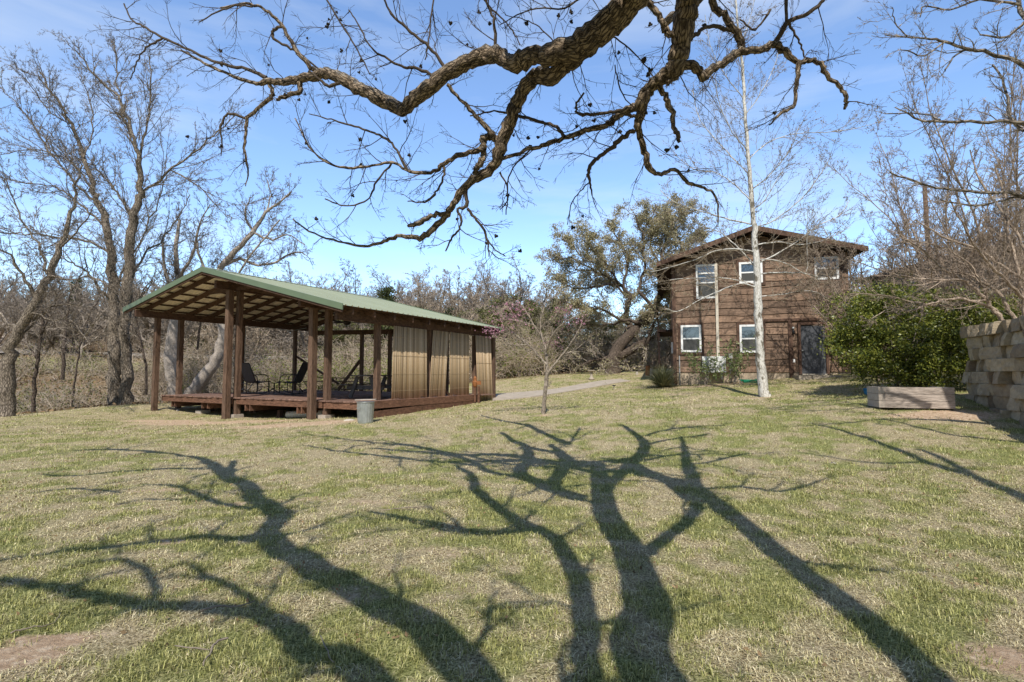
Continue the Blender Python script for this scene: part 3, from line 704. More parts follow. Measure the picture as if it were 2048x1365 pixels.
ch.rotation_euler = (0,0,math.radians(62)); ch.scale = (1.15,)*3
p = on_deck(548, 787)
tb = empty('side_table', p, 'small black metal table between the two rocking chairs', 'table')
b = MB(); b.lathe((p[0],p[1],DZ+.42), [(.24,0),(.25,.012),(.24,.024)], 20); mk('tabletop', b, M['black_metal'], tb)
for k in range(4):
    a = k*math.pi/2+.5; b = MB(); b.tube([(p[0]+.2*math.cos(a), p[1]+.2*math.sin(a), DZ), (p[0]+.18*math.cos(a), p[1]+.18*math.sin(a), DZ+.42)], .013, 6); mk('leg', b, M['black_metal'], tb)

# picnic table on the deck
def picnic():
    p = on_deck(752, 797); p = p + np.array([-.1,.7,0])
    r = empty('picnic_table', p, 'grey timber picnic table standing on the deck behind the front right post', 'table')
    ax = Wv; ay = Lv
    def q(a, b_, z): return np.array([p[0],p[1],DZ])+a*ax+b_*ay+z*Zv
    b = MB()
    for i in range(5): b.par(q(-.38+i*.155, -.95, .74), .145*ax, 1.9*ay, .038*Zv)
    mk('tabletop', b, M['grey_wood'], r)
    for sg in (-1, 1):
        b = MB()
        for i in range(2): b.par(q(sg*.70-.14+i*.145, -.95, .43), .135*ax, 1.9*ay, .038*Zv)
        mk('bench', b, M['grey_wood'], r)
    for t in (-.7,.66):
        for sg in (-1,1):
            b = MB(); b.bar(q(sg*.30, t, .73), q(sg*.62, t, 0), .05, .14, up=tuple(ax)); mk('leg', b, M['grey_wood'], r)
        b = MB(); b.par(q(-.84, t+.05, .29), 1.68*ax, .04*ay, .14*Zv); mk('cross_brace', b, M['grey_wood'], r)
picnic()

# galvanised bin
def bin_():
    g = G(726, 848); g = P(726, 848, g[1]); c = (g[0], g[1]+.22, g1(g[0], g[1]+.22)-.01)
    r = empty('trash_can', c, 'small galvanised steel trash can standing at the deck corner', 'trash can')
    b = MB(); sc = g[1]/F; R0 = 17*sc; H = 43*sc
    b.lathe(c, [(R0*.86,0),(R0*.88,.03),(R0*.9,.06),(R0*1.0,H-.08),(R0*1.0,H-.03),(R0*1.02,H-.02),(R0*1.02,H)], 72, lambda a, z: 1-(.03*(math.sin(a*18) > 0.2) if .06 <= z <= H-.079 else 0))
    mk('body', b, M['galv'], r)
    b = MB(); b.tube([(c[0]+R0*1.06*math.cos(a), c[1]+R0*1.06*math.sin(a), c[2]+H-.005) for a in np.linspace(0,2*math.pi,25)], .009, 6); mk('rim', b, M['galv'], r, smooth=True)
    b = MB(); a0 = math.radians(-125); hx, hy = c[0]+R0*1.0*math.cos(a0), c[1]+R0*1.0*math.sin(a0)
    b.tube([(hx-.04,hy,c[2]+H*.75),(hx-.045,hy-.04,c[2]+H*.70),(hx+.045,hy-.04,c[2]+H*.70),(hx+.04,hy,c[2]+H*.75)], .006, 5); mk('handle', b, M['galv'], r)
    return c, R0, H
bc, bR, bH = bin_()
b = MB(); b.par((bc[0]-bR*1.25, bc[1]-bR*.2, bc[2]+bH+.035), (bR*2.4,.05,.01), (-.02,bR*.9,0), (0,0,.022)); tag(mk('plank', b, M['planter']), 'pale weathered plank resting behind the top of the trash can', 'plank')
# rock beside it
def rock(px, py, w, label, name='rock', mat='rock', h=.6, seed=1):
    g = G(px, py); Rn = random.Random(seed); b = MB(); n = 10; prof = []
    vs = []; c = (g[0], g[1], g[2]-.02); m_ = 5
    b.add([(c[0]+w*math.cos(2*math.pi*k/n)*[1,1.02,.85,.5,.1][i]*Rn.uniform(.85,1.12), c[1]+w*.8*math.sin(2*math.pi*k/n)*[1,1.02,.85,.5,.1][i]*Rn.uniform(.85,1.12), c[2]+w*h*[0,.3,.7,.95,1][i]*Rn.uniform(.92,1.05)) for i in range(m_) for k in range(n)],
          [(i*n+k, i*n+(k+1)%n, (i+1)*n+(k+1)%n, (i+1)*n+k) for i in range(m_-1) for k in range(n)]+[tuple(4*n+k for k in range(n))])
    tag(mk(name, b, M[mat]), label, 'rock'); 
rock(699, 843, .17, 'pale flat rock on the ground left of the trash can', mat='stonepale', h=.45)
rock(356, 822, .07, 'small pale rock under the left end of the deck', mat='stonepale', h=.8, seed=2)
# corrugated pipe under the deck
a, b_ = pv(4.3,1.65,pg(4.3,1.65)+.10), pv(2.75,1.85,pg(2.75,1.85)+.13)
b = MB(); n = 60; b.tube([a+(b_-a)*i/n for i in range(n+1)], [.10 if i%4 < 2 else .118 for i in range(n+1)], 14); tag(mk('drain_pipe', b, M['cream'], smooth=True), 'corrugated drain pipe lying under the front of the deck', 'pipe')
# iron pump on post at the right edge of the deck
def pump():
    t, z, Y = pside(950, 800, -.05); p = pv(-.05, t, 0); p[2] = g1(p[0], p[1])
    r = empty('yard_pump', p, 'orange brown iron hand pump on a short post beside the deck rim', 'pump')
    sc = Y/F; x, y, z0 = p; zt = 1.5+ray(950,752)[2]*Y; zb = 1.5+ray(950,773)[2]*Y
    b = MB(); b.tube([(x+.14,y,z0-.05),(x+.14,y,zb)], .045, 8); mk('post', b, M['deckrim'], r)
    b = MB(); b.lathe((x,y,zb-.05), [(.04,0),(.08,.05),(.10,.15),(.10,.22),(.07,.26),(.065,.36),(.04,.41),(.02,.44)], 12); b.par((x+.05,y-.05,zb+.06),(.18,0,0),(0,.1,0),(0,0,.14)); mk('pump_body', b, M['rust'], r)
    b = MB(); b.tube([(x,y-.02,zb-.05),(x,y-.02,z0+.05)], .04, 8); mk('stand_pipe', b, M['deckrim'], r)
pump()

# ================================================================== HOUSE
HU = (math.cos(math.radians(16)), -math.sin(math.radians(16))); HN = (HU[1], -HU[0])   # HN points at the camera
H0 = ((1600-1024)/F*21.5/ (1.0), 21.5)
U3 = np.array([*HU,0]); N3 = np.array([*HN,0])
def hs(px, py, off=0): return solve(px, py, (H0[0]+off*HN[0], H0[1]+off*HN[1]), HU)[:2]
def hp(u, z, off=0): return np.array([H0[0],H0[1],0])+u*U3+off*N3+z*Zv
uL = hs(1350,700)[0]; uR = hs(1703,700)[0]
zb0 = hs(1380,745)[1]; zdoor = hs(1625,748)[1]
house = empty('house', hp((uL+uR)/2, 1.2, -4), 'two storey brown board sided house with a shallow gable roof and white windows', 'house')
OV = .75
up_, zp_ = hs(1508,449,OV); ul_, zl_ = hs(1313,523,OV); ur_, zr_ = hs(1737,491,OV)
def hroof(u): return zl_+(zp_-zl_)*(u-ul_)/(up_-ul_) if u < up_ else zp_+(zr_-zp_)*(u-up_)/(ur_-up_)
# core
mb = MB(); base = 0.6
poly = [(uL,base),(uR,base),(uR,hroof(uR)-.22),(up_,zp_-.22),(uL,hroof(uL)-.22)]
n = len(poly); vs = [hp(u,z,0) for u,z in poly]+[hp(u,z,-9) for u,z in poly]
mb.add(vs, [tuple(range(n)), tuple(range(2*n-1,n-1,-1))]+[(i, i+n, (i+1)%n+n, (i+1)%n) for i in range(n)]); 
z = zb0; Rb = random.Random(5); k = 0
def board(mb, u0, u1, z0, h, off0, taper, wavy):
    ns = max(3, int((u1-u0)/.35)); ph = Rb.random()*9; vs = []
    for i in range(ns+1):
        u = u0+(u1-u0)*i/ns; w = wavy*(math.sin(u*2.1+ph)*.5+Rb.uniform(-.5,.5))
        vs += [hp(u, z0+w, off0), hp(u, z0+w, off0+.045), hp(u, z0+h, off0+.012), hp(u, z0+h, off0)]
    fs = []
    for i in range(ns):
        a = i*4; b = a+4; fs += [(a,b,b+1,a+1),(a+1,b+1,b+2,a+2),(a+2,b+2,b+3,a+3)]
    fs += [(0,1,2,3), (ns*4+3,ns*4+2,ns*4+1,ns*4)]
    mb.add(vs, fs)
while z < zp_-.3:
    h = Rb.uniform(.25,.31); wav = .012 if z < 3.9 else .05
    u0, u1 = uL+.01, uR-.01
    zt = z+h
    if zt+.1 > hroof(uL)-.22: u0 = max(u0, ul_+(zt+.22+.05-zl_)/(zp_-zl_)*(up_-ul_))
    if zt+.1 > hroof(uR)-.22: u1 = min(u1, up_+(zt+.22+.05-zp_)/(zr_-zp_)*(ur_-up_))
    if u1-u0 > .4:
        cuts = [u0]+([u0+(u1-u0)*Rb.uniform(.3,.7)] if (u1-u0) > 3 and Rb.random() < .6 else [])+[u1]
        for a, b in zip(cuts[:-1], cuts[1:]): board(mb, a+.002, b-.002, z+Rb.uniform(-.01,.01), h+.03, 0.002+Rb.uniform(0,.012), 0, wav)
    z += h
wall = mk('wall', mb, M['siding'], house); tag(wall, 'rough sawn brown lap siding with uneven edges')
mb = MB(); uF = hs(1402,750)[0]; mb.par(hp(uL-.02,.55,.02), (uR-uL)*U3, -.1*N3, (zb0+.01-.55)*Zv); mk('foundation', mb, M['foundation'], house)
mb = MB()  # roof slabs
for a, b in ((ul_, up_), (ur_, up_)):
    p0, p1 = hp(a, hroof(a)-.10, OV), hp(b, zp_-.10, OV); mb.par(p0, p1-p0, -(9+2*OV)*N3, .07*Zv)
hroof_o = mk('roof', mb, M['shingle'], house)
mb = MB()
for a, b in ((ul_+.03, up_), (ur_-.03, up_)):
    p0, p1 = hp(a, hroof(a)-.15, OV-.04), hp(b, zp_-.15, OV-.04); mb.par(p0, p1-p0, -(9+2*OV-.1)*N3, .045*Zv)
for off in (0.1,): pass
mk('soffit', mb, M['soffit'], house)
mb = MB()
for a, b in ((ul_, up_), (ur_, up_)):
    p0, p1 = hp(a, hroof(a)-.24, OV+.003), hp(b, zp_-.24, OV+.003); mb.par(p0, p1-p0, -.045*N3, .20*Zv)
mk('fascia', mb, M['trimwood'], hroof_o)
for u in np.arange(up_-3.4, up_+4.3, .82):
    if uL-.3 < u < uR+.2: mb = MB(); mb.par(hp(u-.03, hroof(u)-.28, OV-.05), .06*U3, -(OV-.05)*N3, .13*Zv); mk('lookout', mb, M['soffit'], house)
for pa, pb, ub in ((1346,1353,0),(1577,1585,1)):
    u0 = hs(pa,700)[0]; u1 = hs(pb,700)[0]; mb = MB(); top = hroof(u0)-.3 if not ub else hs(1580,641)[1]
    mb.par(hp(u0, (hs(1350,768)[1] if not ub else hs(1580,762)[1]), .05), (u1-u0)*U3, .05*N3, (top-(hs(1350,768)[1] if not ub else hs(1580,762)[1]))*Zv); mk('corner_board', mb, M['trimwood'], house)
mb = MB(); mb.par(hp(hs(1527,641)[0], hs(1527,644)[1], .05), (hs(1700,641)[0]-hs(1527,641)[0])*U3, .045*N3, .10*Zv); mk('belt_board', mb, M['trimwood'], house)
# windows
def window(x0, x1, y0, y1, rails, label):
    ua, zt = hs(x0,y0); ub, zbt = hs(x1,y1); zt = hs((x0+x1)/2,y0)[1]; zbt = hs((x0+x1)/2,y1)[1]
    fr = MB(); o = .058; d = .05; t = .085
    fr.par(hp(ua,zbt,o), t*U3, d*N3, (zt-zbt)*Zv); fr.par(hp(ub-t,zbt,o), t*U3, d*N3, (zt-zbt)*Zv)
    fr.par(hp(ua+t,zbt,o), (ub-ua-2*t)*U3, d*N3, t*Zv); fr.par(hp(ua+t,zt-t,o), (ub-ua-2*t)*U3, d*N3, t*Zv)
    for f in rails: fr.par(hp(ua+t, zbt+(zt-zbt)*f-.03, o), (ub-ua-2*t)*U3, (d-.006)*N3, .06*Zv)
    w = mk('window', fr, M['white'], house); tag(w, label)
    tr = MB(); c = .11
    tr.par(hp(ua-c,zbt-c,.05), c*U3, .035*N3, (zt-zbt+2*c)*Zv); tr.par(hp(ub,zbt-c,.05), c*U3, .035*N3, (zt-zbt+2*c)*Zv)
    tr.par(hp(ua,zt,.05), (ub-ua)*U3, .032*N3, c*Zv); tr.par(hp(ua,zbt-c,.05), (ub-ua)*U3, .034*N3, c*Zv); mk('casing', tr, M['trimwood'], w)
    pn = MB(); pn.par(hp(ua+.02,zbt+.02,.05), (ub-ua-.04)*U3, .022*N3, (zt-zbt-.04)*Zv); mk('pane', pn, M['pane'], w)
    f = rails[0]; sc = MB(); sc.par(hp(ua+t,zbt+t,.072), (ub-ua-2*t)*U3, .008*N3, ((zt-zbt)*f-t-.03)*Zv); mk('insect_screen', sc, M['screen'], w)
    return w
window(1391,1434,530,598,(.46,.74),'tall upper left window with three panes')
window(1477,1525,525,567,(.5,),'upper middle window partly behind the sycamore trunk')
window(1627,1677,515,560,(.5,),'upper right window reflecting tree branches')
window(1361,1403,651,705,(.5,),'lower left window')
window(1478,1526,650,706,(.5,),'lower middle window beside the sycamore trunk')
# door
ua, ub = hs(1601,700)[0], hs(1650,700)[0]; zd0 = hs(1625,748)[1]; zd1 = hs(1625,650)[1]
mb = MB(); c = .10
mb.par(hp(ua-c,zd0-.02,.05), c*U3, .09*N3, (zd1-zd0+c+.02)*Zv); mb.par(hp(ub,zd0-.02,.05), c*U3, .09*N3, (zd1-zd0+c+.02)*Zv); mb.par(hp(ua,zd1,.05), (ub-ua)*U3, .088*N3, c*Zv); mk('door_frame', mb, M['trimwood'], house)
mb = MB(); mb.par(hp(ua+.004,zd0,.05), (ub-ua-.008)*U3, .03*N3, (zd1-zd0-.03)*Zv); dr = mk('door', mb, M['door'], house); tag(dr, 'charcoal six panel front door')
wd = ub-ua; hd = zd1-zd0
for cx in (.28,.72):
    for z0, z1 in ((.07,.38),(.44,.78),(.85,.95)):
        mb = MB(); a0 = ua+(cx-.16)*wd; a1 = ua+(cx+.16)*wd; e = .018; za, zc = zd0+z0*hd, zd0+z1*hd
        mb.par(hp(a0,za,.08), (a1-a0)*U3, .006*N3, e*Zv); mb.par(hp(a0,zc-e,.08), (a1-a0)*U3, .006*N3, e*Zv); mb.par(hp(a0,za+e,.08), e*U3, .006*N3, (zc-za-2*e)*Zv); mb.par(hp(a1-e,za+e,.08), e*U3, .006*N3, (zc-za-2*e)*Zv)
        mb.par(hp(a0+.05,za+.05,.08), (a1-a0-.1)*U3, .008*N3, (zc-za-.1)*Zv); mk('door_panel', mb, M['door'], dr)
mb = MB(); q = hp(ua+.06*wd, zd0+.47*hd, .12); mb.lathe(q-np.array([0,0,.03]), [(.01,0),(.03,.015),(.03,.045),(.01,.06)], 10); mk('handle', mb, M['galv'], dr, smooth=True)
mb = MB(); mb.par(hp(ua,zd0-.035,.05), (ub-ua)*U3, .14*N3, .03*Zv); mk('threshold', mb, M['cream'], house)
# entry slab
ua2 = hs(1584,752)[0]; ub2 = hs(1664,752)[0]; mb = MB(); mb.par(hp(ua2,zd0-.32,.02), (ub2-ua2)*U3, 1.1*N3, .26*Zv); tag(mk('entry_slab', mb, M['concrete']), 'low concrete step in front of the charcoal door', 'step', kind='structure')
# wall light and outlet, vents
u, z = hs(1586,664,.05); mb = MB(); mb.lathe(hp(u,z-.10,.12), [(.03,0),(.055,.02),(.05,.12),(.02,.2)], 12); wl = mk('wall_light', mb, M['black_metal'], house, smooth=True)
mb = MB(); mb.lathe(hp(u,z+.10,.12), [(.02,0),(.055,.03),(.05,.08),(.02,.1)], 12); mk('bulb_cover', mb, M['lightglass'], house, smooth=True)
u, z = hs(1587,722,.05); mb = MB(); mb.par(hp(u-.05,z-.07,.05), .1*U3, .05*N3, .14*Zv); mk('outlet_cover', mb, M['white'], house)
# line cover from the heat pump
u, z0 = hs(1436,713,.08); z1 = hs(1436,527,.08)[1]; mb = MB(); mb.par(hp(u-.05,z0,.06), .11*U3, .07*N3, (z1-z0)*Zv); mk('line_cover', mb, M['cream'], house)
u, z0 = hs(1360,770,.08); z1 = hs(1360,712,.08)[1]; mb = MB(); mb.tube([hp(u,z0-.1,.10), hp(u,z1,.10)], .025, 8); mk('vent_pipe', mb, M['grey_box'], house)
u, z = hs(1461,713,.05); mb = MB(); mb.par(hp(u-.07,z-.10,.05), .14*U3, .09*N3, .22*Zv); mb.tube([hp(u-.03,z-.1,.09), hp(u-.03,z-.75,.09)], .016, 6); mb.tube([hp(u+.04,z-.1,.09), hp(u+.04,z-.75,.09)], .016, 6); mk('electrical_box', mb, M['grey_box'], house)
# side deck and meter on the left wall
mb = MB(); 
for k in range(4): pass
zdk = hs(1345,657)[1]
mb.par(hp(uL-.75,zdk-.05,-1.2), .75*U3, -3.5*N3, .10*Zv); mb.par(hp(uL-.75,zdk-.3,-1.2), .04*U3, -3.5*N3, .25*Zv)
for v in (-1.25,-2.9,-4.6): mb.par(hp(uL-.74,zdk,v), .05*U3, -.05*N3, 1.0*Zv)
mb.par(hp(uL-.76,zdk+1.0,-1.2), .07*U3, -3.5*N3, .05*Zv); mb.par(hp(uL-.745,zdk+.5,-1.2), .04*U3, -3.5*N3, .05*Zv)
mb.par(hp(uL-.72,.8,-1.25), .08*U3, -.08*N3, (zdk-.8)*Zv); mb.par(hp(uL-.72,.8,-4.5), .08*U3, -.08*N3, (zdk-.8)*Zv)
mk('side_deck', mb, M['soffit'], house)
mb = MB(); u, z = hs(1345,695); mb.par(hp(uL-.14,z-.25,-.4), .13*U3, -.3*N3, .5*Zv); mk('meter_box', mb, M['white'], house)

# heat pump outdoor unit
a0 = hs(1405,745,.35); a1 = hs(1451,713,.35)
hpz = empty('heat_pump', hp((a0[0]+a1[0])/2, a0[1], .35), 'white outdoor heat pump unit against the house behind the oleander', 'heat pump')
mb = MB(); mb.par(hp(a0[0],a0[1],.12), (a1[0]-a0[0])*U3, .3*N3, (a1[1]-a0[1])*Zv); mk('casing', mb, M['white'], hpz)
mb = MB(); c0 = hp(a0[0]+.36*(a1[0]-a0[0]), (a0[1]+a1[1])/2, .425)
for rr in (.08,.14,.20,.26): mb.tube([c0+rr*math.cos(a)*U3+rr*math.sin(a)*Zv for a in np.linspace(0,2*math.pi,21)], .007, 5)
for k in range(8): a = k*math.pi/4; mb.tube([c0, c0+.27*math.cos(a)*U3+.27*math.sin(a)*Zv], .005, 4)
mk('fan_grille', mb, M['grey_box'], hpz)
mb = MB()
for f in (.15,.8): mb.par(hp(a0[0]+f*(a1[0]-a0[0]), a0[1]-.30, .14), .05*U3, .26*N3, .30*Zv)
mk('foot', mb, M['grey_box'], hpz)
# hose, cage
c = G(1500, 769)+np.array([0,-.1,0]); mb = MB(); pts = []
for i in range(130):
    a = i*.30; r = .17+.0012*i+.02*math.sin(a*.37); pts.append((c[0]+r*1.5*math.cos(a), c[1]+r*math.sin(a), c[2]+.05+.0011*i+.01*math.sin(a*1.7)))
mb.tube(pts, .012, 5); tag(mk('garden_hose', mb, M['hose'], smooth=True), 'coiled green garden hose on the ground by the house', 'hose')
c = hp(hs(1537,765,.45)[0], 0, .45); c[2] = g1(c[0],c[1])+.02; mb = MB()
for k in range(9):
    z = c[2]+.05+k*.15; r = .16+.018*k; mb.tube([(c[0]+r*math.cos(a)+.03*k, c[1]+r*math.sin(a), z) for a in np.linspace(0,2*math.pi,17)], .004, 4)
for k in range(10):
    a = k*2*math.pi/10; mb.tube([(c[0]+.16*math.cos(a), c[1]+.16*math.sin(a), c[2]), (c[0]+.31*math.cos(a)+.25, c[1]+.31*math.sin(a), c[2]+1.3)], .004, 4)
tag(mk('plant_cage', mb, M['wire']), 'thin wire plant cage leaning beside the sycamore trunk', 'plant cage')

# ================================================================== STONE WALL, PLANTER
def stone_wall():
    A = P(2048,845,10.0); A = np.array([A[0],A[1]]); d = np.array([435/1032,1.0]); d /= np.linalg.norm(d)
    start = A-d*3.2; Lw = 3.2+2.5
    nrm = np.array([-d[1], d[0]])   # faces left/camera
    D3 = np.array([*d,0]); N_ = np.array([*nrm,0]); r = empty('stone_wall', (A[0],A[1],.55), 'dry stacked wall of rough tan limestone blocks at the right edge', 'wall')
    Rw = random.Random(11); b = MB(); z0 = .25; rowh = .26
    ztop_end = P(1975,650,12.2)[2]
    for row in range(11):
        z = z0+row*rowh; u = -Rw.uniform(0,.3); end = Lw+(0.0 if row < 3 else -.05*(row-2))+Rw.uniform(-.12,.1)
        if row <= 1: end = Lw+.1
        while u < end-.12:
            w = min(Rw.choice([.22,.3,.38,.5,.62]), end-u); 
            if end-u-w < .12: w = end-u
            top_allowed = ztop_end+.04+max(0,(Lw-u-1.5))*.02
            if z+rowh > ztop_end-.03: u += w; continue
            out = Rw.uniform(-.02,.15); tx = Rw.uniform(-.13,.13); tz = Rw.uniform(-.07,.05); dpt = .4; g = .006; h = rowh-g
            nx, nz = 4, 3; vs = []
            o3 = np.array([start[0],start[1],0])+D3*(u+g)+Zv*z
            for j in range(nz+1):
                for i in range(nx+1):
                    off = out+tx*(i/nx-.5)+tz*(j/nz-.5)+Rw.uniform(-.012,.012)-(.015 if (i in (0,nx)) and (j in (0,nz)) else 0)
                    vs.append(o3+D3*(w-g)*i/nx+Zv*h*j/nz+N_*off+D3*(Rw.uniform(-.012,.012) if 0 < i < nx else 0))
            nb = len(vs); vs += [o3-N_*dpt, o3+D3*(w-g)-N_*dpt, o3+D3*(w-g)-N_*dpt+Zv*h, o3-N_*dpt+Zv*h]
            fs = [(j*(nx+1)+i+1, j*(nx+1)+i, (j+1)*(nx+1)+i, (j+1)*(nx+1)+i+1) for j in range(nz) for i in range(nx)]
            fs.append(tuple(nz*(nx+1)+i for i in range(nx, -1, -1))[::1]+(nb+3, nb+2)); fs.append(tuple(range(nx+1))+(nb+1, nb))
            fs.append(tuple((nx+1)*j for j in range(nz+1))+(nb+3, nb)); fs.append(tuple((nx+1)*j+nx for j in range(nz, -1, -1))+(nb+1, nb+2))
            b.add(vs, fs); u += w
    mk('stone_courses', b, M['limestone'], r)
    b = MB(); b.par(np.array([start[0],start[1],.2])-N_*.42, D3*(Lw-.35), -N_*2.2, Zv*2.0); mk('earth_fill', b, M['ground'], r)
stone_wall()
def planter():
    A = P(1770,806,11.7); B = P(1911,812,11.2); C = P(1746,800,12.3)
    r = empty('timber_planter', (A[0],A[1],A[2]), 'low raised bed of pale weathered timbers in front of the big green shrub', 'planter')
    zt = P(1770,774,11.7)[2]; h = (zt-A[2]); zlow = min(A[2], B[2])-.07; h = zt-zlow-.05; A3, B3, C3 = [np.array([q[0],q[1],zlow]) for q in (A,B,C)]
    for k in range(3):
        z = (h+.05)/3*k; b = MB(); b.par(A3+Zv*z, (B3-A3), (C3-A3)/np.linalg.norm(C3-A3)*.14, Zv*((h+.05)/3-.007)); mk('timber', b, M['planter'], r)
        b = MB(); b.par(A3+Zv*z+(C3-A3)*.01, (C3-A3), (B3-A3)/np.linalg.norm(B3-A3)*-.11, Zv*((h+.05)/3-.007)); mk('timber', b, M['brick'], r)
        b = MB(); b.par(B3+Zv*z+(C3-A3)*.2, (C3-A3), (B3-A3)/np.linalg.norm(B3-A3)*-.11, Zv*((h+.05)/3-.007)); mk('timber', b, M['brick'], r)
    b = MB(); b.par(A3+Zv*.05+(C3-A3)*.2, (B3-A3)*.97, (C3-A3)*.8, Zv*(h-.10)); mk('soil', b, M['ground'], r)
planter()

# ================================================================== TREES
TW1 = [(4,.5,.7,.16,.02),(3,.5,.7,.2,0),(0,.5,.7,.25,0)]
TW2 = [(4,.55,.75,.2,.01),(3,.55,.8,.25,0),(3,.5,.8,.3,0),(0,.5,.7,.3,0)]
# ---- overhead pecan: limbs as traced through the top of the view, trunk stands behind the camera
def overhead():
    R = random.Random(21)
    base = (1.2,-3.2,g1(1.2,-3.2)-.1)
    root = empty('pecan_tree', base, 'huge bare pecan whose thick furrowed limbs reach across the top of the view', 'tree')
    thick = []; small = []
    def T(tr, Y0, Y1, dens=1.6, ln=.7, spec=TW1, jit=.008, store=None, per=5, t0=0.0, bias=(0,0,-.05)):
        pts, rad = traced(tr, Y0, Y1, per, jit, R)
        (thick if max(rad) > .03 else small).append((pts, rad, 0))
        if dens: spawn(pts, rad, small, R, dens*2.5, ln*1.3, spec, .0068, bias, t0, .9, .0021, .1, .35)
        return pts, rad
    A = T([(1275,-20,60),(1240,25,60),(1195,65,57),(1150,97,52),(1100,108,42),(1060,112,36),(1032,126,38),(1010,119,34),(986,109,34),(950,117,34),(907,138,31),(867,170,30),(832,198,29),(804,221,27),(776,206,26),(729,182,25),(693,162,24),(662,149,22),(630,150,19),(598,158,17),(571,163,15),(535,163,12),(514,168,9),(476,156,7),(438,141,6),(400,122,5),(362,101,4)], 4.4, 7.0, 1.3, .5)
    T([(533,156,8),(495,139,7),(434,126,6),(381,101,5.5),(327,76,5),(286,53,4.5),(262,38,3.5),(248,8,3)], 6.5, 7.2, 1.9, .6)
    T([(537,164,9),(545,187,9),(525,209,8.5),(495,236,7),(492,270,5.5),(489,305,5),(496,343,3.5),(491,373,2)], 6.5, 6.5, 1.7, .45)
    T([(495,236,6),(457,230,5),(442,251,4.5),(444,280,3),(442,312,2)], 6.5, 6.6, 1.8, .4)
    T([(598,160,12),(599,183,11),(575,192,9),(552,200,7)], 6.3, 6.3, .6, .3)
    T([(327,76,4),(300,92,4),(286,103,3.5),(272,130,3),(260,160,2)], 6.9, 7.1, 1.8, .4)
    T([(640,147,12),(615,128,10),(586,91,8.5),(563,51,7),(531,20,6),(491,8,4.5),(440,16,3)], 6.2, 6.1, 1.8, .6)
    T([(563,55,7),(548,60,7),(546,76,6),(570,92,5),(600,108,4),(640,140,3.5)], 6.15, 6.2, 1, .4)
    T([(505,14,4),(470,12,3.5),(430,26,3),(398,45,2)], 6.1, 6.0, 1.6, .4)
    T([(700,160,8),(660,172,8),(640,160,6),(618,142,4)], 6.0, 6.0, .6, .3)
    T([(990,104,8),(988,47,6),(974,4,5),(968,-30,5)], 5.2, 5.1, 2, .6)
    T([(880,160,9),(836,138,7),(808,134,6),(776,119,5),(741,95,4),(717,51,3.5),(697,20,2.5)], 5.45, 5.4, 2, .65)
    T([(893,140,8),(859,95,7),(820,63,6),(784,28,5),(765,-10,4)], 5.4, 5.3, 2, .6)
    T([(895,170,8),(919,198,8),(947,226,9),(974,257,11),(990,274,14)], 5.4, 5.5, 1.5, .5)
    # limb B
    T([(1170,92,30),(1157,108,32),(1129,130,34),(1101,154,34),(1076,152,32),(1048,176,30),(1030,211,28),(1020,246,27),(1006,281,26),(992,323,24),(970,347,20),(931,372,17),(907,408,14),(891,435,13),(863,459,12),(840,475,11),(796,473,9),(768,483,7),(729,493,6),(677,483,4.5),(618,463,3.5),(586,439,2.5)], 4.72, 6.8, 1.5, .5)
    T([(899,427,10),(867,431,10),(836,447,10),(816,453,7)], 5.95, 6.1, 1.2, .35)
    T([(931,372,9),(933,412,8),(915,419,6),(923,440,5),(919,458,4),(903,475,4),(891,503,3)], 5.8, 5.9, 2, .5)
    T([(935,418,6),(958,447,5.5),(974,475,5),(978,514,3)], 5.85, 5.9, 2.2, .5)
    T([(1000,282,16),(978,272,16),(966,280,14),(968,300,12),(966,317,12),(955,335,11),(947,347,9)], 5.52, 5.65, .8, .3)
    T([(966,300,11),(954,301,10),(915,315,9.5),(887,328,9),(867,344,8),(820,344,7),(784,325,6),(745,332,5.5),(697,336,5),(654,325,4.5),(618,293,3.5),(590,237,2.5)], 5.55, 6.1, 2, .55)
    T([(816,342,6),(788,293,5),(764,273,5),(733,261,4.5),(693,249,4),(654,237,3),(618,228,2)], 5.85, 6.0, 2, .5)
    T([(887,330,6),(888,350,5),(872,385,4.5),(850,405,3.5),(815,403,2.5)], 5.7, 5.7, 2, .4)
    T([(784,325,4),(750,370,4),(735,400,3.5),(690,412,3),(650,398,2.5)], 5.9, 6.0, 2, .5)
    # limb C
    T([(1372,-20,50),(1373,21,48),(1364,70,44),(1357,116,42),(1347,141,38),(1319,158,30),(1301,178,27),(1283,204,26),(1281,229,20),(1275,260,15),(1287,295,12),(1298,334,11),(1315,348,9),(1350,341,8),(1378,366,7),(1410,376,5),(1435,401,4),(1436,450,2.5)], 4.6, 5.9, 1.3, .5)
    T([(1283,207,16),(1252,222,15),(1227,239,14),(1206,253,13),(1171,262,12),(1143,272,11),(1118,281,10),(1083,292,9),(1055,299,8),(1020,313,7),(996,322,6)], 5.15, 5.6, 1.8, .5)
    T([(1129,274,8),(1111,253,8),(1076,243,7),(1041,232,6),(988,223,4.5),(940,232,3)], 5.35, 5.6, 1.6, .5)
    T([(1269,260,10),(1248,274,10),(1220,299,9.5),(1189,320,9),(1178,341,8),(1180,366,5),(1184,392,2.5)], 5.3, 5.4, 2, .45)
    T([(1280,235,8),(1262,232,8),(1235,222,7),(1200,228,7),(1160,228,7),(1152,212,6),(1168,186,4)], 5.2, 5.2, 1.6, .45)
    T([(1316,168,14),(1333,197,12),(1343,225,11),(1350,260,10),(1359,285,6)], 5.0, 5.0, .9, .3)
    T([(1352,140,14),(1340,160,9),(1336,170,6)], 4.95, 4.9, 0)
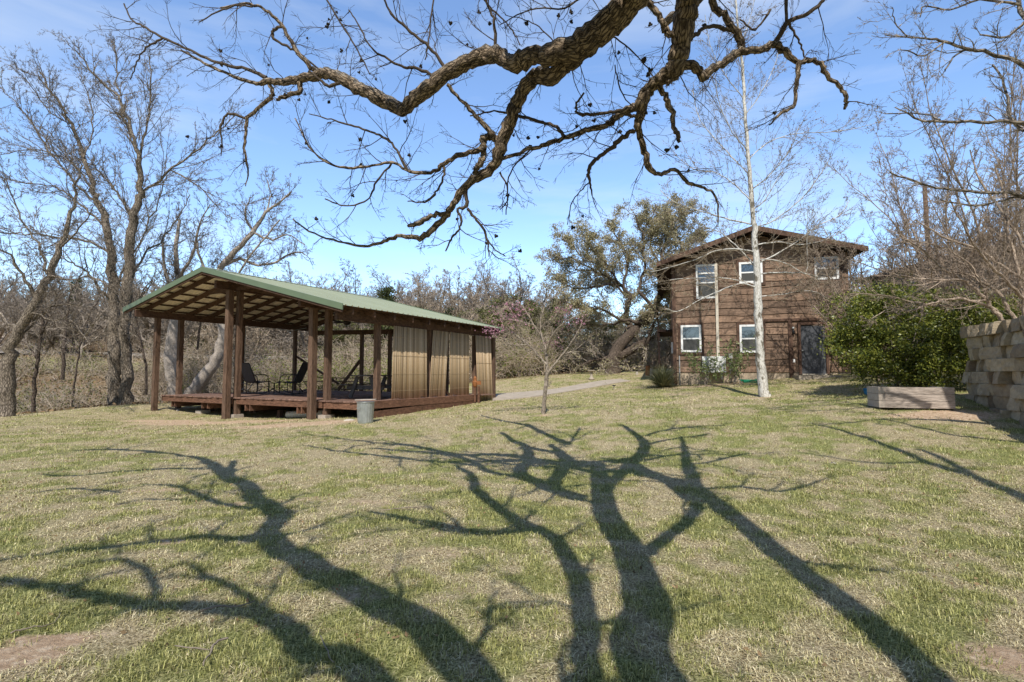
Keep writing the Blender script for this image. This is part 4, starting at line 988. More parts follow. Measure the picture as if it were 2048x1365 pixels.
    T([(1360,128,22),(1378,132,20),(1396,141,18),(1407,155,18),(1421,141,17),(1452,123,17),(1482,104,17),(1515,100,16),(1548,90,15),(1564,98,14),(1593,123,12),(1617,121,10),(1642,127,9),(1654,152,8.5),(1683,176,8.5),(1693,201,8),(1689,219,5)], 4.85, 5.2, 1.4, .5)
    T([(1601,125,11),(1593,160,9),(1589,209,7),(1564,226,6),(1539,250,3)], 5.05, 5.1, 1.6, .4)
    T([(1552,86,11),(1576,45,10),(1621,25,8),(1646,0,7),(1665,-25,6)], 5.05, 4.9, 1.6, .5)
    T([(1425,-15,14),(1427,8,14),(1453,37,15),(1474,66,15),(1484,96,14)], 4.8, 5.0, 1.2, .5)
    T([(1470,62,8),(1433,53,8),(1405,57,8),(1382,80,9)], 4.95, 4.8, .8, .3)
    T([(1285,-15,12),(1292,2,13),(1312,21,13),(1326,49,13),(1336,65,14),(1350,72,14)], 4.7, 4.75, 1.3, .5)
    T([(1576,-20,8),(1572,30,7),(1590,70,5),(1604,95,4),(1608,115,3)], 4.9, 5.05, 1.4, .4)
    # hanging twig sprays low in the view
    for tr, Y in (([(1178,366,3),(1150,395,3),(1140,420,2.5),(1135,450,2)],5.4),([(976,480,3),(990,500,3),(1010,512,2)],5.9),([(1060,300,4),(1020,345,3),(1015,400,3),(1000,420,2)],5.5),([(1540,20,5),(1510,60,4),(1480,40,3)],5.0),([(1000,345,4),(1015,380,3),(1012,430,2.5)],5.65),
                  ([(1128,110,3),(1085,60,3),(1050,40,2.5),(1010,30,2)],4.8),([(960,-10,4),(985,20,3.5),(1020,55,3),(1040,90,2.5)],5.9),([(1180,-20,5),(1130,15,4),(1060,20,3),(1000,50,2)],5.4),([(870,-15,4),(862,30,3.5),(858,80,3),(850,120,2.5)],6),([(640,-20,4),(690,60,3.5),(720,110,3),(740,150,2)],6.4),
                  ([(1200,60,4),(1250,90,3.5),(1290,130,3),(1310,160,3)],4.7),([(1230,130,3),(1245,190,3),(1290,240,2)],4.9)):
        T(tr, Y, Y, 3.0, .4)
    # continuation back to the trunk
    a0 = P(1275,-20,4.4); c0 = P(1372,-20,4.6)
    def lim(pts, r0, r1, twig=0, per=6, ln=.9):
        s = catmull(pts, per); n = len(s); rad = [r0+(r1-r0)*i/(n-1) for i in range(n)]
        q = [tuple(k+(R.gauss(0,.015) if 0 < i < n-1 else 0) for k in p) for i, p in enumerate(s)]
        (thick if r0 > .03 else small).append((q, rad, 0))
        if twig: spawn(q, rad, small, R, twig, ln, TW1, .014, (0,0,.1), .15, 1.0, .004, .12)
        return q
    crown = (1.2,-2.5,2.3)
    lim([base, (1.22,-3.05,.9), crown], .36, .27)
    def shadow_pt(px, py, h):
        g = G(px, py); return (g[0]-SD[0]*h/TAN, g[1]-SD[1]*h/TAN, g[2]+h)
    def shadowlimb(tr, twig=1.2, start=None, ln=.8, ex=.8):
        a = ([np.array([*start,.17])] if start else [])
        for e in tr:
            px, py, w = e[:3]; h = e[3] if len(e) > 3 else max(3.0, .4545*G(px,py)[1]+1.3)
            q = shadow_pt(px, py, h); Yg = q[1]+SD[1]*h/TAN; a.append(np.array([*q, .5*w*Yg/F*ex]))
        s = catmull(a, 6); q = [(k[0]+R.gauss(0,.012), k[1]+R.gauss(0,.012), k[2]+R.gauss(0,.012)) for k in s]; rad = [max(.006, k[3]) for k in s]
        thick.append((q, rad, 0))
        if twig: spawn(q, rad, small, R, twig*1.3, ln*1.6, TW1, .030, (0,-.05,.05), .2, .8, .0075, .15, .5, enters_view)
    def cont(tr, end, rend):
        a = [np.array([*crown,.20])]
        for px, py, w, h in tr:
            q = shadow_pt(px, py, h); a.append(np.array([*q, .5*w*(q[1]+SD[1]*h/TAN)/F]))
        a.append(np.array([*end, rend])); s = catmull(a, 6); thick.append(([tuple(k[:3]) for k in s], [max(.02,k[3]) for k in s], 0))
    cont([(1322,1400,140,3.5),(1296,1220,98,3.8),(1258,1100,70,4.0),(1212,1020,52,4.15)], a0, .130)
    cont([(1885,1400,92,3.5),(1720,1240,70,3.9),(1550,1100,54,4.3),(1430,1005,44,4.6),(1375,972,40,4.75),(1310,955,36,4.8)], c0, .112)
    # left limb
    shadowlimb([(930,1340,122,3.7),(760,1210,94,4.0),(640,1145,78,4.25),(555,1098,66,4.5),(540,1065,58,4.65),(562,1035,60,4.8),(540,1015,52,4.9),(508,1000,46,5.0),(498,974,42,5.1),(457,956,36,5.3),(425,932,28,5.5),(400,918,20,5.6),(350,908,12,5.8),(290,905,7,6)], 1.3, crown)
    shadowlimb([(540,1085,46,4.5),(440,1078,34,4.8),(340,1085,26,5),(230,1100,22,5.2),(110,1112,18,5.4),(-40,1135,14,5.6)], 1.6)
    shadowlimb([(510,1022,22,5.0),(434,1005,20,5.2),(381,986,18,5.3),(347,971,14,5.4),(283,967,7,5.5)], 1.4)
    # second left limb, low
    shadowlimb([(760,1400,100,3.6),(620,1310,76,3.8),(560,1250,60,3.95),(480,1222,50,4.1),(380,1218,46,4.2),(270,1212,42,4.4),(160,1190,38,4.5),(60,1172,34,4.7),(-60,1165,28,4.9)], 1.4, crown)
    shadowlimb([(300,1215,22,4.3),(312,1180,24,4.4),(285,1145,22,4.5),(230,1130,16,4.6),(130,1140,12,4.7)], 1.4)
    shadowlimb([(560,1250,30,3.9),(480,1190,24,4.1),(420,1160,22,4.3),(380,1140,12,4.4)], 1.3)
    # middle limb
    shadowlimb([(1172,1520,90,3.2),(1165,1390,82,3.6),(1168,1250,70,3.9),(1150,1150,56,4.25),(1100,1075,44,4.6),(1050,1050,44,4.8),(1000,1020,36,5),(955,985,32,5.2),(940,950,20,5.4),(910,930,12,5.5)], 1.3, crown)
    shadowlimb([(1050,1062,30,4.7),(980,1066,24,4.9),(900,1065,20,5),(820,1048,14,5.2),(760,1035,8,5.3)], 1.5)
    shadowlimb([(1180,1230,14,3.9),(1080,1210,12,4.0),(1000,1215,12,4.1),(955,1245,9,4.2)], 1.0, None, .5)
    # loops joining right
    shadowlimb([(1290,1110,40,4.0),(1340,1070,38,4.3),(1385,1030,36,4.6),(1395,985,34,4.9),(1378,940,30,5.1),(1372,905,16,5.3)], 1.3)
    shadowlimb([(1400,985,40,4.8),(1350,965,32,5.1),(1290,950,26,5.4),(1220,940,20,5.6),(1140,928,14,5.8),(1060,925,12,6)], 1.4)
    shadowlimb([(1200,1010,22,4.9),(1225,965,34,5.2),(1270,920,36,5.5),(1290,890,28,5.7),(1265,865,18,5.9),(1240,850,12,6.1)], 1.4)
    shadowlimb([(1290,890,12,5.7),(1350,878,10,5.8),(1420,868,8,6)], 1.4)
    for tr in ([(1003,866,9),(1051,896,13),(1123,908,17),(1155,936,20),(1211,944,17),(1279,952,22),(1339,968,26),(1382,1000,30)],
               [(940,912,8),(1000,925,11),(1047,928,12),(1151,936,14)],
               [(1035,885,10),(1051,896,16),(1059,920,26),(1039,944,28),(1099,980,34),(1171,996,40)],
               [(1100,890,10),(1123,908,20),(1131,928,26),(1111,960,26),(1107,985,28)],
               [(740,896,6),(780,900,10),(868,906,12),(940,920,14),(980,948,16),(1040,956,18)],
               [(600,892,5),(700,905,8),(800,915,10),(900,925,11),(960,932,9)],
               [(744,1030,8),(860,1048,13),(956,1068,18),(1031,1068,18),(1060,1050,16)],
               [(1291,872,7),(1323,862,8),(1379,856,7),(1450,850,5)],
               [(960,832,4),(995,840,8),(1051,852,11),(1099,872,13),(1139,890,14)],
               [(1139,890,7),(1150,872,7),(1160,855,5)], [(1362,872,5),(1368,900,12),(1379,936,20),(1395,980,28)],
               [(468,925,10),(464,940,14),(457,956,18)], [(408,939,9),(340,939,9),(226,944,9),(151,952,7),(75,950,5)],
               [(332,907,10),(226,899,10),(150,900,6)], [(1371,930,8),(1420,925,8),(1500,905,6)], [(1400,980,9),(1480,975,10),(1560,985,8),(1640,965,6)],
               [(1540,1100,12),(1620,1130,12),(1700,1135,9),(1780,1150,6)], [(230,1010,8),(300,1000,8),(380,1003,6)], [(60,985,8),(150,975,9),(240,985,7)]):
        shadowlimb(tr, 2.2, None, .8, 1.15)
    bigs = MB(); tubes(bigs, thick, sides_near, .07)
    mk('trunk', bigs, M['bark_near'], root, smooth=True)
    sm = MB(); tubes(sm, small, sides_near, .05); mk('crown', sm, M['twig_near'], root, smooth=True)
    # husks hanging on twig ends, moss tufts on the limbs
    E = [b for b in small if b[2] >= 1 and b[0][-1][1] > 3]; R.shuffle(E); hk = MB()
    for k in range(4):
        o = (R.gauss(0,.010), R.gauss(0,.010), R.gauss(0,.006)-.014); hk.lathe(o, [(.004,0),(.012,.008),(.012,.018),(.003,.028)], 5)
    hme = hk.mesh('husk', (0,0,0)); hme.materials.append(M['pod'])
    for pts, rad, l in E[:95]:
        o = bpy.data.objects.new('husk', hme); col.objects.link(o); o.parent = root; o.location = Vector(pts[-1])-root.location; o.rotation_euler = (R.gauss(0,.5),R.gauss(0,.5),R.random()*6); o.scale = (R.uniform(.7,1.2),)*3
    ms = []
    for pts, rad, l in thick:
        if pts[0][1] < 4.5 and pts[-1][1] < 4.5: continue
        for _ in range(9):
            i = R.randint(1, len(pts)-2); p = pts[i]
            if R.random() < .4:
                for k in range(16):
                    d = unit((R.gauss(0,1),R.gauss(0,1),R.gauss(0,1)-.3)); q = tuple(p[j]+d[j]*rad[i]*.9 for j in range(3)); e = tuple(q[j]+d[j]*R.uniform(.02,.07) for j in range(3))
                    ms.append(([q, tuple((q[j]+e[j])/2+R.gauss(0,.006) for j in range(3)), e], [.0022,.0018,.001], 0))
    mm = MB(); tubes(mm, ms, lambda r: 3); mk('moss_tufts', mm, M['twig_near'], root)
overhead()

# ---- generic traced tree
def tree_obj(name, label, cat, base, thick, small, mt, mtw, leaf=None, leafm=None, group=None, parts=('trunk','crown'), sf=sides_far, rough=.06, lsize=.05, asp=.6):
    root = empty(name, base, label, cat, group)
    mb = MB(); tubes(mb, thick, lambda r: 12 if r > .08 else (7 if r > .03 else 5), rough); mk(parts[0], mb, mt, root, smooth=True)
    mb = MB(); tubes(mb, small, sf, 0); cr = mk(parts[1], mb, mtw, root)
    if leaf is not None:
        mb = MB(); leaves(mb, leaf, lsize, asp); mk('foliage', mb, leafm, root)
    return root
def traced_tree(seed, Y, limbs, dens, ln, spec, bias=(0,0,.15), jit=.03, minr=.006, ang=.8, seg=.3, dY=1.2, rmax=.03, t0=.12, wm=1.0, lw=1.0, nt=1):
    R = random.Random(seed); th = []; sm = []
    for k, tr in enumerate(limbs):
        wk = wm*(1 if k < nt else lw)
        dy = 0 if k == 0 else R.uniform(-dY, dY); pts, rad = traced(tr, Y, Y+dy, 4, jit, R, wk)
        th.append((pts, rad, 0)); spawn(pts, rad, sm, R, dens, ln, spec, rmax, bias, .35 if k == 0 else t0, ang, minr, seg)
    return th, sm
SPB = [(4,.55,.6,.12,.05),(4,.5,.65,.16,.03),(3,.5,.7,.2,0),(0,.5,.7,.2,0)]
SPC = [(5,.5,.7,.14,.06),(4,.5,.7,.18,.02),(0,.5,.7,.2,0)]
SPL = [(6,.48,.6,.13,.04),(5,.45,.65,.17,.02),(3,.5,.7,.2,0),(0,.5,.7,.2,0)]
# big bare pecan at left
Y = 22.3
limbs = [
 [(232,815,44),(230,740,34),(230,680,30),(228,620,27),(225,560,25),(219,500,22),(213,449,20),(200,415,17),(187,381,14),(168,316,11),(141,248,9),(114,202,7),(80,145,4)],
 [(250,815,38),(252,740,30),(250,660,27),(255,600,26),(256,540,27),(262,480,25),(270,430,23),(277,385,18),(280,330,15),(272,290,10),(255,240,9),(235,195,7),(190,150,5),(150,100,3)],
 [(200,415,12),(170,385,11),(145,362,10),(99,305,9),(65,251,7),(38,213,5),(5,180,4),(-30,150,3)],
 [(280,330,12),(285,290,10),(297,230,8),(303,175,6),(300,110,4)],
 [(280,330,11),(262,270,9),(240,215,8),(235,150,6),(228,85,4)],
 [(276,400,13),(310,368,12),(345,335,10),(385,305,8),(425,270,6),(470,232,4)],
 [(340,340,7),(370,355,6),(410,385,5),(440,420,3)],
 [(265,450,12),(250,410,10),(225,375,8),(200,345,7),(165,320,5),(120,300,4)],
 [(228,600,14),(206,582,13),(180,553,11),(155,530,8),(120,515,6),(80,500,4)],
 [(222,514,12),(193,488,11),(145,479,10),(80,470,8),(20,466,6),(-30,460,5)],
 [(213,460,10),(180,425,9),(140,390,8),(90,370,6),(40,365,5),(-10,355,4)],
 [(256,560,11),(290,510,9),(330,470,7),(360,430,5),(380,390,4)],
 [(187,381,8),(150,330,7),(110,310,6),(60,300,5),(0,310,3)],
 [(255,600,10),(240,560,9),(270,500,7),(310,420,6),(335,350,4)],
 [(237,640,12),(260,625,10),(290,590,7),(310,560,4)],
 [(168,316,7),(185,260,6),(180,200,5),(160,150,3)], [(141,248,6),(100,225,5),(60,170,4),(20,130,3)]]
th, sm = traced_tree(31, Y, limbs, 3.4, 2.7, SPL, (0,0,.16), .04, .0055, .65, .3, 2.5, .020, .12, .68, .62, 2)
tree_obj('bare_tree', 'tall bare double stemmed tree standing at the left rear corner of the pavilion', 'tree', P(238,812,Y), th, sm, M['bark_grey'], M['bark_grey'])
# leaning tree at the left edge
Y = 18.5
limbs = [[(12,838,46),(14,770,38),(18,710,36),(40,660,32),(72,600,28),(98,552,24),(122,495,18),(138,440,12),(150,385,8),(165,330,5)],
 [(72,600,18),(52,560,14),(25,520,11),(-10,480,8)],[(98,552,14),(80,500,10),(50,450,8),(25,400,6),(10,350,4)],[(40,660,16),(10,640,12),(-30,600,9)],
 [(98,552,12),(140,560,9),(190,556,8),(215,575,5)],[(122,495,10),(160,455,7),(185,415,4)],[(30,690,12),(70,640,8),(120,610,7),(180,615,6),(215,630,4)],[(60,620,9),(100,640,6),(140,640,5),(180,690,4)]]
th, sm = traced_tree(32, Y, limbs, 3.2, 2.1, SPL, (0,0,.08), .035, .005, .8, .25, 1.5, .015, .12, .60, .7)
tree_obj('bare_tree', 'leaning bare tree with forked trunk at the left edge of the lawn', 'tree', P(12,836,Y), th, sm, M['bark_grey'], M['bark_grey'])
# two curved pale trunks behind the pavilion
Y = 29.5
limbs = [[(352,800,34),(345,755,34),(342,710,32),(346,670,28),(352,625,22),(356,570,16),(352,500,11),(360,440,7)],[(352,600,12),(330,540,8),(325,480,5)],[(355,560,9),(385,510,7),(400,450,4)]]
th, sm = traced_tree(33, Y, limbs, 4.5, 1.8, SPB, (0,0,.1), .014, .007, .8, .3, 2, .022, .12, .72)
tree_obj('bare_tree', 'pale smooth trunk curving upright behind the left rear deck posts', 'tree', P(352,792,Y), th, sm, M['bark_pale'], M['bark_grey'])
limbs = [[(372,800,34),(400,765,33),(428,728,31),(444,690,29),(446,655,26),(432,610,22),(428,570,19),(450,525,16),(480,495,13),(506,465,12),(533,425,8),(583,384,4)],
 [(450,530,12),(480,518,11),(515,530,9),(550,525,8),(590,505,6),(615,512,3)],[(506,465,9),(545,480,7),(575,470,5),(610,490,3)],[(506,465,8),(490,430,6),(500,395,4)],[(428,570,12),(400,520,9),(395,460,6),(420,410,4)],[(533,425,6),(540,390,5),(535,360,3)],[(430,600,10),(470,560,8),(510,500,7),(560,440,5)]]
th, sm = traced_tree(34, Y+.6, limbs, 4.4, 2.4, SPL, (0,0,.05), .022, .006, .9, .25, 2, .018, .12, .72, .75)
tree_obj('bare_tree', 'pale trunk bowed in a curve behind the pavilion with gnarled limbs above its roof', 'tree', P(380,792,Y+.6), th, sm, M['bark_pale'], M['bark_grey'])

# sycamore in front of the house
SPY = [(4,.5,.6,.12,.06),(4,.45,.65,.14,.02),(0,.5,.7,.2,0)]
Y = 17
main = [(1530,797,42),(1526,770,33),(1521,720,29),(1518,660,27),(1516,600,26),(1514,540,24),(1510,480,20),(1506,430,17),(1500,360,15),(1494,290,13),(1490,220,11),(1486,150,10),(1480,90,8),(1474,30,7),(1468,-40,6)]
limbs = [main,
 [(1512,505,9),(1470,498,8),(1430,503,7),(1390,520,5),(1340,535,4),(1300,545,3)],
 [(1515,575,8),(1480,568,7),(1440,582,6),(1400,600,5),(1360,622,4),(1330,618,3)],
 [(1516,548,8),(1560,546,7),(1610,548,6),(1650,556,4)],
 [(1514,545,8),(1500,520,8),(1470,490,7),(1440,465,5),(1400,450,4),(1370,430,3)],
 [(1520,525,8),(1560,505,7),(1600,480,6),(1640,450,5),(1680,430,4),(1700,400,3)],
 [(1516,490,8),(1560,485,7),(1600,490,6),(1650,480,4),(1700,455,3)],
 [(1508,450,8),(1460,440,7),(1410,425,5),(1350,405,4),(1320,380,3)],
 [(1517,594,6),(1560,590,5),(1620,582,4),(1660,600,3)],[(1512,455,7),(1550,440,6),(1600,400,5),(1640,350,4),(1665,310,3)],
 [(1500,400,7),(1470,370,6),(1430,345,5),(1390,340,4),(1350,310,3)],[(1502,380,7),(1540,350,6),(1580,300,5),(1600,250,3)],
 [(1495,300,6),(1465,265,5),(1440,210,4),(1430,150,3)],[(1496,320,6),(1530,290,5),(1580,270,4),(1650,265,4),(1720,255,3),(1770,240,2.5)],
 [(1490,230,5),(1520,190,4),(1550,130,3),(1560,80,3)],[(1488,200,5),(1450,150,4),(1420,90,3),(1410,30,3)],[(1480,90,4),(1500,40,3),(1510,-10,3)],
 [(1506,420,6),(1530,400,5),(1560,350,4),(1575,330,3)],[(1515,570,6),(1470,560,5),(1420,555,4),(1340,560,3)],[(1498,350,6),(1450,300,5),(1400,240,4),(1385,180,3)],
 [(1514,520,6),(1545,520,5),(1580,530,4),(1612,545,3),(1614,480,2.5),(1615,420,2.5)]]
th, sm = traced_tree(35, Y, limbs, 5.5, 1.7, SPY, (0,0,.15), .012, .0034, .7, .2, 1.6, .009, .1, .56, .7)
R = random.Random(1); bud = ends(sm, 1, R, 1, .01)
o = tree_obj('sycamore_tree', 'slender white barked sycamore with mottled trunk in front of the house', 'tree', P(1530,795,Y), th, sm, M['bark_syc'], M['bark_tan2'], bud, M['bud'], lsize=.035, asp=.8)

# redbud
Y = 14
limbs = [[(1087,832,14),(1088,800,11),(1091,770,11),(1095,745,10)],[(1095,745,9),(1092,705,8),(1085,680,6),(1068,650,5),(1050,620,4),(1035,600,3)],[(1093,730,7),(1080,715,6),(1060,693,6),(1035,673,4),(1012,655,3)],
 [(1095,748,8),(1110,728,6),(1122,712,6),(1140,690,5),(1158,660,4),(1165,640,3)],[(1092,705,6),(1105,670,5),(1130,645,4),(1165,628,3)],[(1088,690,5),(1080,650,4),(1090,610,3),(1105,580,2.5)],[(1068,650,4),(1020,640,3),(990,640,2)],[(1055,690,4),(1020,690,3),(1000,675,2)],[(1122,712,4),(1150,700,3),(1175,680,2)],[(1090,660,4),(1120,620,3),(1130,590,2)]]
th, sm = traced_tree(36, Y, limbs, 7, .6, SPC, (0,0,.2), .008, .0028, .8, .12, .8, .008, .12, .72)
R = random.Random(3); fl = []
for cx, cy, s, n in ((1035,618,.22,130),(1025,645,.28,90),(985,660,.16,170),(1125,622,.16,100),(1143,640,.25,90),(1005,630,.25,90),(1160,642,.12,40),(1110,690,.12,40),(1060,615,.15,30)):
    c = P(cx,cy,Y-.2); fl += [(c[0]+R.gauss(0,s), c[1]+R.gauss(0,s), c[2]+R.gauss(0,s*.6)) for _ in range(int(n*1.1))]
tree_obj('redbud_tree', 'small redbud with sparse pink blossom on the lawn right of the pavilion', 'tree', P(1087,830,Y), th, sm, M['bark_red'], M['bark_red'], fl, M['blossom'], lsize=.038, asp=.9)

# live oak
Y = 32
limbs = [[(1226,756,62),(1226,730,46),(1230,712,42),(1252,676,36),(1290,643,30),(1310,617,24),(1322,576,20),(1319,532,14),(1335,480,9),(1350,430,5)],
 [(1230,715,34),(1250,706,32),(1275,692,28),(1296,681,20),(1310,672,14)],[(1228,718,24),(1240,690,20),(1262,650,18),(1250,634,18),(1259,599,15),(1237,567,12),(1193,546,8),(1150,540,5)],
 [(1259,599,11),(1250,560,9),(1255,510,7),(1230,470,5),(1215,440,3)],[(1310,617,14),(1280,580,11),(1290,530,9),(1285,480,7),(1270,430,5)],[(1290,643,14),(1250,640,10),(1200,620,8),(1150,615,6),(1120,600,4)],
 [(1237,567,8),(1200,570,7),(1160,580,6),(1115,560,4)],[(1322,576,12),(1350,540,9),(1375,500,7),(1395,460,5)],[(1250,640,9),(1210,650,7),(1170,650,5)],[(1222,716,12),(1200,718,9),(1180,722,8),(1160,732,5)],[(1224,726,9),(1208,728,7),(1200,735,5)],
 [(1285,480,7),(1300,440,5),(1310,410,4)],[(1310,617,12),(1345,565,9),(1362,510,7),(1350,455,5),(1335,415,3)],[(1319,532,8),(1300,480,6),(1345,440,5),(1385,425,4)],[(1259,599,9),(1205,545,7),(1160,505,5),(1125,480,4)],[(1193,546,6),(1150,520,5),(1105,520,4)],[(1322,576,9),(1360,570,7),(1400,540,5)],[(1237,567,8),(1215,530,6),(1180,500,5),(1165,470,3)],[(1296,681,12),(1285,720,9),(1280,735,5)],[(1296,681,9),(1310,640,8),(1330,620,6),(1350,600,5)]]
R = random.Random(37); SPO = [(5,.55,.7,.2,.03),(4,.5,.75,.22,0),(3,.5,.8,.25,0),(0,.5,.7,.2,0)]
th, sm = traced_tree(37, Y, limbs, 3.6, 2.5, SPO, (0,0,.1), .06, .010, .9, .4, 3.0, .035, .30, .58)
lf = []
for pts, rad, l in sm:
    if l >= 1:
        for _ in range(4):
            p = pts[R.randint(1, len(pts)-1)]
            lf.append((p[0]+R.gauss(0,.13), p[1]+R.gauss(0,.13), p[2]+R.gauss(0,.11)))
lf = [q for q in lf if q[2] > 4.3 or R.random() < .3]
tree_obj('live_oak', 'spreading live oak with dark twisting limbs left of the house', 'tree', P(1226,752,Y), th, sm, M['bark_dark'], M['bark_mid'], lf, M['oakleaf'], lsize=.095, asp=.55)
print('oak leaves', len(lf), 'twigs', len(sm))

# right edge pecan (trunk outside the view) whose boughs enter at the upper right
Y = 8
limbs = [[(2180,260,26),(2120,180,20),(2048,132,12),(1995,110,10),(1940,100,8),(1890,84,7),(1850,78,5),(1815,75,4),(1770,70,3)],
 [(1940,100,6),(1915,108,5),(1890,140,4)],[(1890,84,5),(1850,110,4),(1800,100,3)],[(1815,75,3),(1790,45,3),(1785,15,2)],
 [(2150,-40,18),(2060,40,12),(2030,-10,9),(1985,-20,8)],[(2048,45,8),(2010,75,6),(1960,70,4)],[(2040,10,7),(1960,0,6),(1900,20,5),(1850,12,4),(1840,35,3)],
 [(2150,330,18),(2040,250,10),(1960,245,8),(1880,245,7),(1830,235,5),(1790,215,3)],[(2048,262,9),(2020,230,8),(2010,170,6),(1985,130,5)],[(1880,240,5),(1850,228,4),(1770,228,3)],
 [(2200,560,30),(2100,440,18),(2048,395,11),(1980,385,8),(1900,380,7),(1850,370,5),(1780,345,4)],[(2048,390,9),(2010,400,7),(1950,412,6),(1880,400,4)]]
th, sm = traced_tree(38, Y, limbs, 5, .75, SPC, (-.1,0,.05), .012, .0028, .8, .12, .8, .010, .05, .75)
R = random.Random(38); rb = (10.4,4.2,g1(10.4,4.2)); 
th.append(([tuple(k) for k in catmull([rb, (10.3,4.6,1.6), (10.2,5.6,3.2), tuple(P(2200,560,8))], 5)], list(np.linspace(.26,.15,16)), 0))
th.append(([tuple(k) for k in catmull([(10.3,4.6,1.6),(10.1,5.2,4.0), tuple(P(2180,260,8))], 5)], list(np.linspace(.2,.12,11)), 0))
th.append(([tuple(k) for k in catmull([(10.1,5.2,4.0),(9.8,6,6.2), tuple(P(2150,-40,8))], 5)], list(np.linspace(.15,.08,11)), 0))
def shadow_pt(px, py, h):
    g = G(px, py); return (g[0]-SD[0]*h/TAN, g[1]-SD[1]*h/TAN, g[2]+h)
for tr in ([(2200,1075,40,5.5),(2048,1000,34,6),(1950,958,26,6.4),(1850,925,18,6.8),(1740,880,14,7.2),(1620,848,7,7.6)],[(1950,958,20,6.4),(1880,915,16,6.8),(1835,900,12,7)],[(2200,905,24,6.8),(2048,885,14,7.2),(1900,868,10,7.6),(1760,838,6,8)],[(1850,925,10,6.8),(1740,925,8,7),(1600,905,5,7.3)]):
    a = []
    for px, py, w, h in tr:
        q = shadow_pt(px, py, h); a.append(np.array([*q, .5*w*(q[1]+SD[1]*h/TAN)/F]))
    s = catmull(a, 5); q = [tuple(k[:3]) for k in s]; rd = [max(.006,k[3]) for k in s]; th.append((q, rd, 0)); spawn(q, rd, sm, R, 1.6, .9, SPC, .014, (0,0,.1), .1, .9, .004, .15)
tree_obj('bare_tree', 'bare tree beyond the right edge whose thin boughs enter the upper right corner', 'tree', rb, th, sm, M['bark_grey'], M['bark_mid'])

# crape myrtle by the stone wall and the twiggy trees behind it
def fan_tree(seed, base, stems, H, label, name='crape_myrtle', spread=.5, mat='bark_tan', dens=3.2, ln=1.0, minr=.0045, lean=(0,0,0), r0=.05, group=None, spec=SPB):
    R = random.Random(seed); th = []; sm = []
    for k in range(stems):
        a = 2*math.pi*(k+R.random()*.6)/stems; d = unit((math.cos(a)*spread*R.uniform(.5,1.2)+lean[0], math.sin(a)*spread*R.uniform(.5,1.2)+lean[1], 1+lean[2]))
        L = H*R.uniform(.8,1.1); n = 16; p = tuple(base); pts = [p]; rad = [r0*R.uniform(.8,1.2)]
        for i in range(1, n):
            d = unit((d[0]+R.gauss(0,.07), d[1]+R.gauss(0,.07), d[2]+R.gauss(0,.05)+.01)); p = tuple(p[j]+d[j]*L/(n-1) for j in range(3)); pts.append(p); rad.append(rad[0]*(1-.85*i/(n-1)))
        th.append((pts, rad, 0)); spawn(pts, rad, sm, R, dens, ln, spec, .02, (0,0,.25), .2, .75, minr, .2)
    return tree_obj(name, label, 'tree', base, th, sm, M[mat], M[mat], group=group)
b0 = P(2045,700,11.9); b0 = (b0[0]+.1, 12.3, 2.1)
Y = 12.0
limbs = [[(2052,690,16),(2035,668,15),(2005,640,12),(1985,618,11),(1975,600,10),(1945,575,9),(1925,560,8),(1890,540,6),(1850,505,5),(1800,470,3)],
 [(2005,640,9),(1990,620,8),(1940,600,8),(1905,598,7),(1860,608,6),(1820,622,5),(1780,618,3),(1740,640,2)],[(2048,660,12),(2020,620,10),(2000,590,8),(1975,570,7),(1920,545,5),(1860,540,3)],
 [(1975,600,8),(1930,605,6),(1880,612,6),(1830,605,4),(1760,590,3),(1700,588,2)],[(2052,640,12),(2040,560,10),(2020,480,8),(2010,400,6),(1990,330,4)],[(2050,600,9),(2010,560,8),(1970,520,7),(1930,460,5),(1900,400,4)],[(2048,560,8),(2000,530,7),(1960,500,6),(1900,480,5),(1830,440,3)],
 [(2060,520,8),(2030,460,7),(2000,420,6),(1960,360,5),(1940,300,3)],[(1925,560,6),(1880,560,5),(1820,555,4),(1760,540,3),(1700,520,2)],[(1975,600,6),(1960,560,5),(1930,520,4),(1870,490,3),(1810,480,2)]]
th, sm = traced_tree(39, Y, limbs, 7, .9, SPB, (-.05,0,.15), .012, .0034, .8, .15, 1.0, .010, .08, .72)
tree_obj('crape_myrtle', 'tan bare crape myrtle spreading left from the top of the stone wall', 'tree', P(2050,690,Y), th, sm, M['bark_tan'], M['bark_tan'])
fan_tree(40, (14.6,15.5,g1(14.6,15.5)), 15, 7.9, 'dense bare crape myrtle rising behind the stone wall', spread=.6, ln=1.35, dens=5.0, r0=.04)
fan_tree(41, (16.8,17.5,g1(16.8,17.5)), 14, 10.4, 'tallest fine twigged bare tree behind the stone wall', spread=.45, ln=1.6, dens=4.6, r0=.05)
fan_tree(43, (12.5,17.6,g1(12.5,17.6)), 12, 5.4, 'low twiggy bare tree against the right end of the house wall', spread=.6, ln=1.2, dens=4.6, r0=.03)
fan_tree(42, (13.9,18.6,g1(13.9,18.6)), 15, 6.6, 'bare twiggy tree behind the green shrub near the house corner', spread=.6, ln=1.35, dens=4.6, r0=.038)

